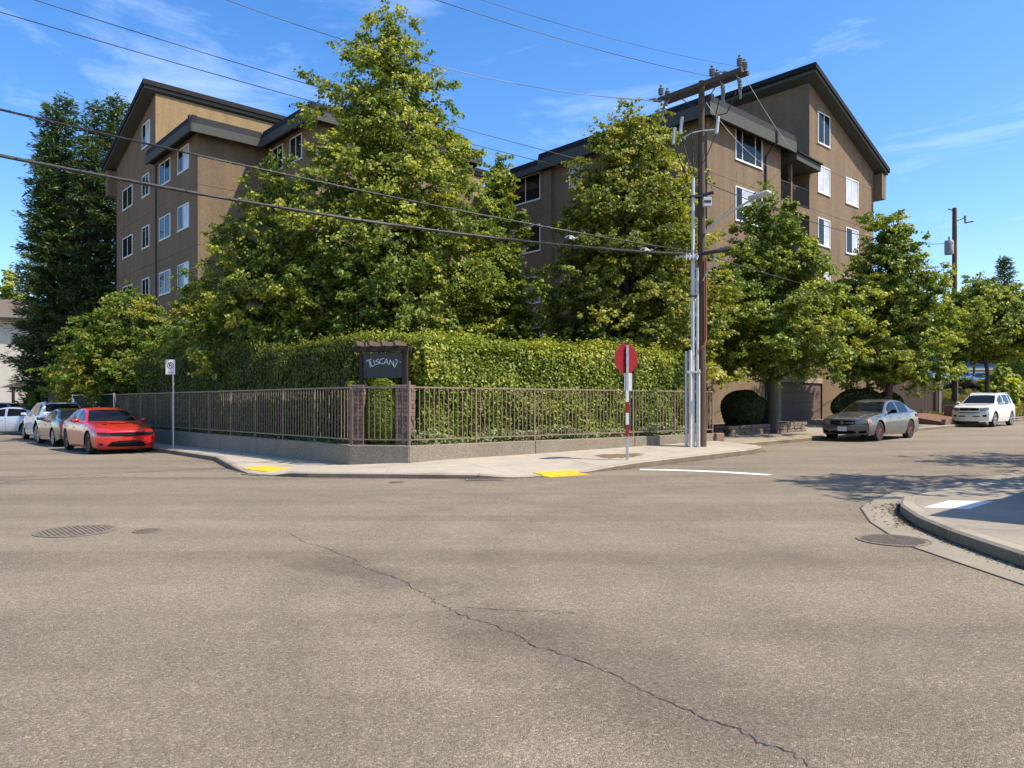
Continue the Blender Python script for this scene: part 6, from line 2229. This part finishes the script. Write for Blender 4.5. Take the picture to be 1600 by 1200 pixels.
flat(mb, [(.098 * math.cos(t), cz + .098 * math.sin(t)) for t in np.linspace(0, 2 * math.pi, 25)], -.0418, .02)
flat(mb, [(-.068, cz + .068), (.068, cz - .068)], -.0424, .018)
flat(mb, [(-.075, nz(582.0)), (.055, nz(582.0))], -.0418, .010)
flat(mb, [(-.075, nz(580.6)), (.04, nz(580.6))], -.0418, .006)
mb.add([(.05, -.043, nz(580.7)), (.05, -.043, nz(583.2)), (.095, -.043, nz(582))], [(0, 1, 2)])
mb.build('red_symbol', M['signink'], pl)
mb = MB()
flat(mb, [(-.035, cz - .06), (-.035, cz + .06)], -.0412, .022)
flat(mb, [(-.035, cz + .055), (.02, cz + .055), (.04, cz + .03), (.02, cz + .0), (-.035, cz)], -.0412, .02)
mb.build('black_letter', M['black'], pl)

# ================================================================== STONE PLANTER by the garage
pl0 = np.array([7.95, 27.75])
sp_ = empty('stone_planter', (pl0[0], pl0[1], 0), R(UA))
tag(sp_, 'low stacked-stone planter wall round the street tree beside the garage', 'planter')
PL, PD = 5.8, 2.3
zb0 = lambda x: .30 + .0115 * x
MB().prism([(.18, .18), (PL - .18, .18), (PL - .18, PD), (.18, PD)], -.1, [.62, .68, .70, .66]).build('soil', M['soil'], sp_)
rr = random.Random(9)
stones = []
for v_ in range(5):
    w = .24 + .05 * v_
    mb = MB()
    mb.box((0, 0, 0), (w, .20, .125))
    me = mb.mesh('stone', M['stone'])
    bm = bmesh.new(); bm.from_mesh(me)
    bmesh.ops.bevel(bm, geom=list(bm.edges), offset=.014, segments=1, affect='EDGES')
    for vv in bm.verts: vv.co += Vector((rr.uniform(-.006, .006), rr.uniform(-.012, .012), rr.uniform(-.004, .004)))
    bm.to_mesh(me); bm.free()
    stones.append((w, me))
for course in range(3):
    z = course * .135 + .07
    # front
    x = .0 + (.12 if course % 2 else 0)
    while x < PL - .15:
        w, me = rr.choice(stones)
        inst(me, 'stone', (x + w / 2, rr.uniform(-.015, .015) + .09, zb0(x) + z), (0, 0, rr.uniform(-.03, .03)), sp_)
        x += w + .008
    y = .28
    while y < PD - .1:
        w, me = rr.choice(stones)
        inst(me, 'stone', (PL - .08 + rr.uniform(-.015, .015), y + w / 2, zb0(PL) + z), (0, 0, R(90) + rr.uniform(-.03, .03)), sp_)
        inst(me, 'stone', (.09 + rr.uniform(-.015, .015), y + w / 2, zb0(0) + z), (0, 0, R(90) + rr.uniform(-.03, .03)), sp_)
        y += w + .008

# ================================================================== RIGHT BACKGROUND
def board_fence(name, label, p, q, z0, z1, bwid, mat, cat='fence', gap=.008, group=None, rails=True):
    p, q = np.array(p), np.array(q)
    L = np.linalg.norm(q - p); d = (q - p) / L
    root = empty(name, (p[0], p[1], z0), math.atan2(d[1], d[0]))
    tag(root, label, cat, group)
    H = z1 - z0
    n = int(L / bwid)
    rr = random.Random(int(L * 100))
    mes = [MB().b(-bwid / 2 + gap / 2, bwid / 2 - gap / 2, -.012, .012, 0, H + dz).mesh('board', mat) for dz in (-.01, 0, .015)]
    for i in range(n):
        inst(rr.choice(mes), 'board', ((i + .5) * bwid, rr.uniform(-.004, .004), 0), (0, 0, 0), root)
    if rails:
        for h in (.2, H - .25): MB().b(0, L, .014, .06, h, h + .09).build('rail', mat, root)
        for i in range(int(L / 2.4) + 1): MB().b(min(i * 2.4, L - .1), min(i * 2.4, L - .1) + .09, .062, .15, -.1, H - .03).build('post', mat, root)
    return root

# brick planter and timber fence right of the building
b0 = at(1410, 668, .42)
bp_ = empty('brick_planter', (21.2, 36.9, .2), R(UA))
tag(bp_, 'low brick planter filled with red gravel behind the silver car', 'planter')
MB().b(-.0, 4.6, 2.4, 2.65, 0, .55).build('back_wall', M['brick'], bp_)
MB().prism([(.2, .2), (4.4, .2), (4.4, 2.4), (.2, 2.4)], 0, [.42, .48, .8, .8]).build('gravel', simple('red_gravel', (0.16, 0.08, 0.052), 0.95, 0, 0.5, 40, .8, 40), bp_)
mb_me = [MB().box((0, 0, 0), (.30, .2, .13)).mesh('brick', M['brick']), MB().box((0, 0, 0), (.22, .2, .13)).mesh('brick', M['stone'])]
rr = random.Random(4)
for cs in range(4):
    x = -.1 + .1 * (cs % 2)
    while x < 4.5:
        m_ = rr.choice(mb_me); w = .30 if m_ is mb_me[0] else .22
        inst(m_, 'brick', (x + w / 2, .1 + rr.uniform(-.01, .01), .07 + cs * .138), (0, 0, 0), bp_); x += w + .01
    y = .25
    while y < 2.3:
        m_ = rr.choice(mb_me); w = .30 if m_ is mb_me[0] else .22
        inst(m_, 'brick', (4.5 + rr.uniform(-.01, .01), y + w / 2, .07 + cs * .138), (0, 0, R(90)), bp_); y += w + .01
MB().b(4.62, 5.5, .9, 1.6, 0, 1.25).build('brick_pier', M['brick'], bp_, bevel=.02)
board_fence('timber_fence', 'dark brown vertical board fence between the building and the dry bank', (20.3, 41.2), (24.9, 43.5), .8, 2.9, .14, M['fencewood'])
board_fence('timber_fence', 'short tan board fence piece against the building corner', (18.9, 40.0), (20.2, 41.1), .7, 3.0, .14, mk_wood('tan_fence', (0.24, 0.16, 0.095), (12, 12, .8)))
for k, (px, d, y0) in enumerate(((1455, 44.0, 577), (1468, 43.0, 580))):
    x = (px - 800) / FPX * d
    o = MB().box((0, 0, 1.2), (.14, .14, 2.6)).build('fence_post', M['trim'], None, bevel=.01)
    o.location = (x, d, .75)
    tag(o, ['slim pale post at the right end of the brown board fence', 'thicker tan post standing by the brick pier at the dry bank'][k], 'post', 'posts beside the board fence')

# dry bank
def bank(x, y):
    s_ = (np.array([x, y]) - np.array([25.5, 41.5])) @ V
    return .55 + .0115 * ((np.array([x, y]) - np.array([25.5, 41.5])) @ U) + 2.1 * min(1, max(0, (s_ - 1.0) / 6.5)) ** 1.2
vs, fs = [], []
nu, nv2 = 30, 16
for i in range(nu):
    for j in range(nv2):
        p = np.array([24.4, 40.5]) + U * (i * 1.6) + V * (j * 1.6)
        vs.append((p[0], p[1], bank(*p)))
for i in range(nu - 1):
    for j in range(nv2 - 1):
        a = i * nv2 + j
        fs.append((a, a + nv2, a + nv2 + 1, a + 1))
o = MB().add(vs, fs).build('bank', M['dirt'], None, smooth=60)
tag(o, kind='structure')
rng = np.random.default_rng(80)
n = 26000
uu, vv = rng.uniform(.2, 30, n), rng.uniform(.4, 8.6, n)
xy = np.array([24.4, 40.5])[None] + U[None] * uu[:, None] + V[None] * vv[:, None]
zz = np.array([bank(*p) for p in xy])
pos = np.stack([xy[:, 0], xy[:, 1], zz + .14], axis=1)
v, t_ = leaf_geo(pos, rng.normal(0, 1, (n, 3)) * np.array([1, 1, .2]), np.array([0, 0, 1.0]) + rng.normal(0, .45, (n, 3)), rng.uniform(.22, .55, n), .16, .05)
o = bpy.data.objects.new('dry_grass', np_mesh('dry_grass', v, t_, M['drygrass'], np.repeat(rng.random(n), 4))); COL.objects.link(o)
tag(o, kind='stuff')
# lot behind the bank
lot = [np.array([24.4, 40.5]) + V * 9.2 + U * -2, np.array([24.4, 40.5]) + V * 9.2 + U * 60, np.array([24.4, 40.5]) + V * 60 + U * 60, np.array([24.4, 40.5]) + V * 60 + U * -2]
o = MB().prism([tuple(p) for p in lot], 1.2, 2.62).build('upper_lot', M['asphalt']); tag(o, kind='structure')

# chain-link fence on the bank
c0 = np.array([24.4, 40.5]) + V * 7.6
cf = empty('chain_link_fence', (c0[0], c0[1], 2.2), R(UA))
tag(cf, 'tall chain link fence on top of the dry bank before the parked cars', 'fence')
pm = MB().lathe([(.035, -.2), (.035, 1.9)], sides=6).mesh('post', M['ltgrey'])
for k in range(13):
    o = inst(pm, 'post', (k * 1.9, 0, .0115 * k * 1.9), (R(rr.uniform(-3, 3)), R(rr.uniform(-4, 4)), 0), cf)
MB().b(0, 22.8, -.02, .02, 1.86, 1.90).build('top_rail', M['ltgrey'], cf)
mb = MB()
st = .30
for k in range(int(22.8 / st)):
    for sgn in (1, -1):
        x0 = k * st; x1 = x0 + sgn * 1.8
        if 0 <= x1 <= 22.8:
            mb.add([(x0 - .007, 0, .05), (x0 + .007, 0, .05), (x1 + .007, 0, 1.86), (x1 - .007, 0, 1.86)], [(0, 1, 2, 3)])
o = mb.build('mesh_wire', M['ltgrey'], cf); o['kind'] = 'stuff'
GC3 = 'cars in the lot behind the chain link fence'
DK = dict(SUV); DK.update(paint='p_black', mirpaint='p_black', handle='p_black', detail=plain_detail, cladding=False)
build_car(DK, 'suv_car', 'charcoal SUV behind the chain link fence left of the second pole', (28.2, 55.0, 2.63), R(UA + 95), GC3)
DS = dict(GREEN); DS.update(paint='p_black', mirpaint='p_black', handle='p_black', detail=plain_detail)
build_car(DS, 'sedan_car', 'charcoal sedan behind the chain link fence right of the second pole', (33.6, 57.0, 2.63), R(UA + 210), GC3)
D3 = dict(GREEN); D3.update(paint='p_navy', mirpaint='p_navy', handle='p_navy', detail=plain_detail)
build_car(D3, 'sedan_car', 'dark blue sedan behind the chain link fence by the broad-leaved bush', (37.6, 61.0, 2.63), R(UA + 200), GC3)

# filling-station canopy building
gs = empty('service_building', (53.5, 80.0, 2.6), R(-6))
tag(gs, 'white building with a deep blue and green striped fascia at far right', 'building')
MB().b(-11, 20, 0, 8, 0, 2.45).build('wall', M['whitewall'], gs)
MB().b(-12, 21, -.8, 8.8, 2.46, 3.75).build('blue_fascia', simple('blue_panel', (0.012, 0.040, 0.20), .4, 0, .06, 2), gs)
MB().b(-12.01, 21.01, -.83, -.802, 2.62, 2.80).build('green_stripe', simple('green_stripe', (0.06, 0.26, 0.13), .4), gs)
MB().b(-12.01, 21.01, -.83, -.802, 2.47, 2.60).build('white_stripe', M['signwhite'], gs)
MB().b(-12.01, -10.4, -.83, -.802, 2.85, 3.7).build('white_logo_panel', M['signwhite'], gs)
for k in range(5):
    f = MB().b(-8 + k * 5, -5.2 + k * 5, -.06, -.003, .7, 2.0).build('window', M['vinyl'], gs)
    MB().b(-7.85 + k * 5, -5.35 + k * 5, -.07, -.061, .82, 1.9).build('pane', M['glass'], f)
hs_ = empty('dark_shed', (42.0, 57.6, 1.2), R(UA))
tag(hs_, 'dark low shed with a purple-brown roof edge at the far right edge', 'shed')
MB().b(0, 7, 0, 2.6, 0, 2.25).build('wall', M['p_navy'], hs_)
MB().b(-.25, 7.2, -.25, 2.8, 2.26, 2.5).build('roof', simple('purple_roof', (0.14, 0.09, 0.12), .7), hs_)

# second pole and lamps
sp2 = empty('utility_pole', (P2[0], P2[1], 1.6))
tag(sp2, 'second utility pole with grey transformer rising above the street trees at right', 'utility pole')
H2 = CAM_H + (630 - 325) * 50 / FPX - 1.6
MB().tube([(0, 0, -1), (0, 0, H2)], [.20, .14], 10).build('shaft', M['polewood'], sp2, smooth=60)
MB().tube([(.1, -.1, -.8), (.1, -.15, 4.5)], .06, 8).build('conduit', M['pvc'], sp2, smooth=60)
t2 = MB().lathe([(.26, 0), (.28, .05), (.28, .85), (.24, .92), (.05, .95)], (-.42, -.1, H2 - 3.1), sides=14).build('transformer', simple('transformer_grey', (0.27, 0.28, 0.28), .5), sp2, smooth=40)
MB().lathe([(.03, 0), (.07, .05), (.04, .10), (.07, .15), (.03, .25)], (-.42, -.1, H2 - 2.15), sides=8).build('bushing', M['porc'], t2)
MB().tube([(0, 0, H2 - .9), (.45, -.2, H2 - .75), (.55, -.25, H2 - .6)], .025, 6).build('bracket', M['black'], sp2)
MB().lathe([(.03, -.25), (.08, -.2), (.05, -.1), (.08, 0), (.05, .1), (.08, .2), (.02, .25)], (.55, -.25, H2 - .8), sides=8).build('insulator', M['porc'], sp2)
MB().tube([(.5, -.25, H2 - 1.05), (.95, -.5, H2 - 1.0)], .05, 6).build('strain_insulator', M['porc'], sp2)
MB().tube([(-.1, 0, H2 - .15), (-.45, -.1, H2 - .1)], .05, 6).build('strain_insulator', M['porc'], sp2)
lp = empty('lamp_post', ((1522 - 800) / FPX * 58, 58, 2.0))
tag(lp, 'thin street lamp mast with a curved arm beyond the trees at far right', 'street lamp')
zl = lambda py, d=58: CAM_H + (630 - py) * d / FPX - 2.0
MB().tube([(0, 0, -1), (0, 0, zl(462))], [.10, .06], 8).build('mast', M['armwood'], lp)
MB().tube([(0, 0, zl(462)), (.6, 0, zl(450)), (1.6, 0, zl(447)), (2.2, 0, zl(446.5))], [.05, .05, .05, .09], 6).build('arm', M['armwood'], lp)
wp_ = empty('lamp_post', (45.8, 69.0, 2.6))
tag(wp_, 'white lamp post beside the tall conical shrub at far right', 'street lamp')
MB().tube([(0, 0, 0), (0, 0, 6.2)], [.13, .10], 8).build('mast', M['signwhite'], wp_)
MB().b(-.25, .25, -.2, .2, 6.2, 6.4).build('lamp_head', M['ltgrey'], wp_)

# ================================================================== LEFT BACKGROUND
def gate_leaf(px0, px1, label):
    def onl(px):
        a = (px - 800) / FPX
        t = (A[0] - a * A[1]) / (a * FL[1] - FL[0])
        return A + FL * t
    p, q = onl(px0), onl(px1)
    L = np.linalg.norm(q - p); d = (q - p) / L
    g = empty('gate', (p[0], p[1], -.02), math.atan2(d[1], d[0]))
    tag(g, label, 'gate', 'dark slatted driveway gates')
    mb = MB()
    for x in (0.0, L): mb.tube([(x, 0, 0), (x, 0, 2.0)], .035, 6)
    for z in (.12, 1.95): mb.tube([(0, 0, z), (L, 0, z)], .025, 6)
    mb.build('frame', M['galv'], g, smooth=60)
    me = MB().b(-.032, .032, -.006, .006, .15, 1.92).mesh('slat', M['slat'])
    n = int(L / .075)
    for i in range(n): inst(me, 'slat', ((i + .5) * L / n, 0, 0), parent=g)
    MB().b(.12, .42, -.03, -.02, 1.6, 1.8).build('notice', M['signwhite'], g)
gate_leaf(113.5, 146, 'dark slatted gate leaf farther left behind the parked cars')
gate_leaf(149, 178.5, 'dark slatted gate leaf nearer the hedge behind the red car')
board_fence('timber_fence', 'grey weathered board fence left of the dark gates', (-24.3, 39.6), (-21.7, 38.6), -.1, 2.42, .14, M['fencegrey'])
board_fence('timber_fence', 'grey weathered fence turning back behind the gate posts', (-21.6, 38.7), (-17.6, 40.4), -.1, 2.45, .14, M['fencegrey'])
board_fence('picket_fence', 'dark low fence of spaced boards before the white house', (-46.0, 55.0), (-33.5, 52.5), -.1, 1.55, .16, M['fencegrey'], gap=.03)
wh = empty('white_house', (-46.0, 62.0, -.1), R(16))
tag(wh, 'cream house wall with brown shingle roof at the far left edge', 'house')
MB().b(-14, 8.5, 0, 9, 0, 8.85).build('wall', M['whitewall'], wh)
MB().extr([(-.7, 8.75), (5, 10.9), (10, 8.75), (10, 8.6), (5, 10.7), (-.7, 8.58)], -15, 9.2).build('roof', M['shingle'], wh)
MB().b(-15, 9.15, -.78, -.68, 8.55, 8.75).build('gutter', M['downpipe'], wh)
MB().b(1.1, 1.25, -.14, -.02, 0, 8.55).build('downpipe', M['downpipe'], wh)
f = MB().b(-4.2, -2.4, -.06, -.003, 5.4, 7.0).build('window', M['vinyl'], wh); MB().b(-4.1, -2.5, -.07, -.061, 5.5, 6.9).build('pane', M['glass'], f)
MB().b(-14, 8.5, -.012, -.002, 2.98, 3.0).build('seam', M['downpipe'], wh)
cp = empty('carport', (-39.2, 58.5, .25), R(-4))
tag(cp, 'dark timber carport with slatted sloping roof before the white house', 'carport')
for x in (.3, 3.6, 7.2):
    for y in (.2, 3.0): MB().b(x, x + .16, y, y + .16, 0, 2.55 + y * .25).build('post', M['fencegrey'], cp)
for y in (.2, 3.0): MB().b(0, 7.8, y + .17, y + .27, 2.35 + y * .25, 2.55 + y * .25).build('beam', M['fencegrey'], cp)
sm = MB().b(-.1, 7.9, -.10, .10, 0, .05).mesh('roof_slat', M['shingle'])
for k in range(15):
    y = -.2 + k * .25
    inst(sm, 'roof_slat', (0, y, 2.60 + y * .27), (R(8), 0, 0), cp)
o = MB().prism([(-60, 36), (-24, 36), (-24, 75), (-60, 75)], -.4, -.085).build('side_lot', M['asphalt']); tag(o, kind='structure')
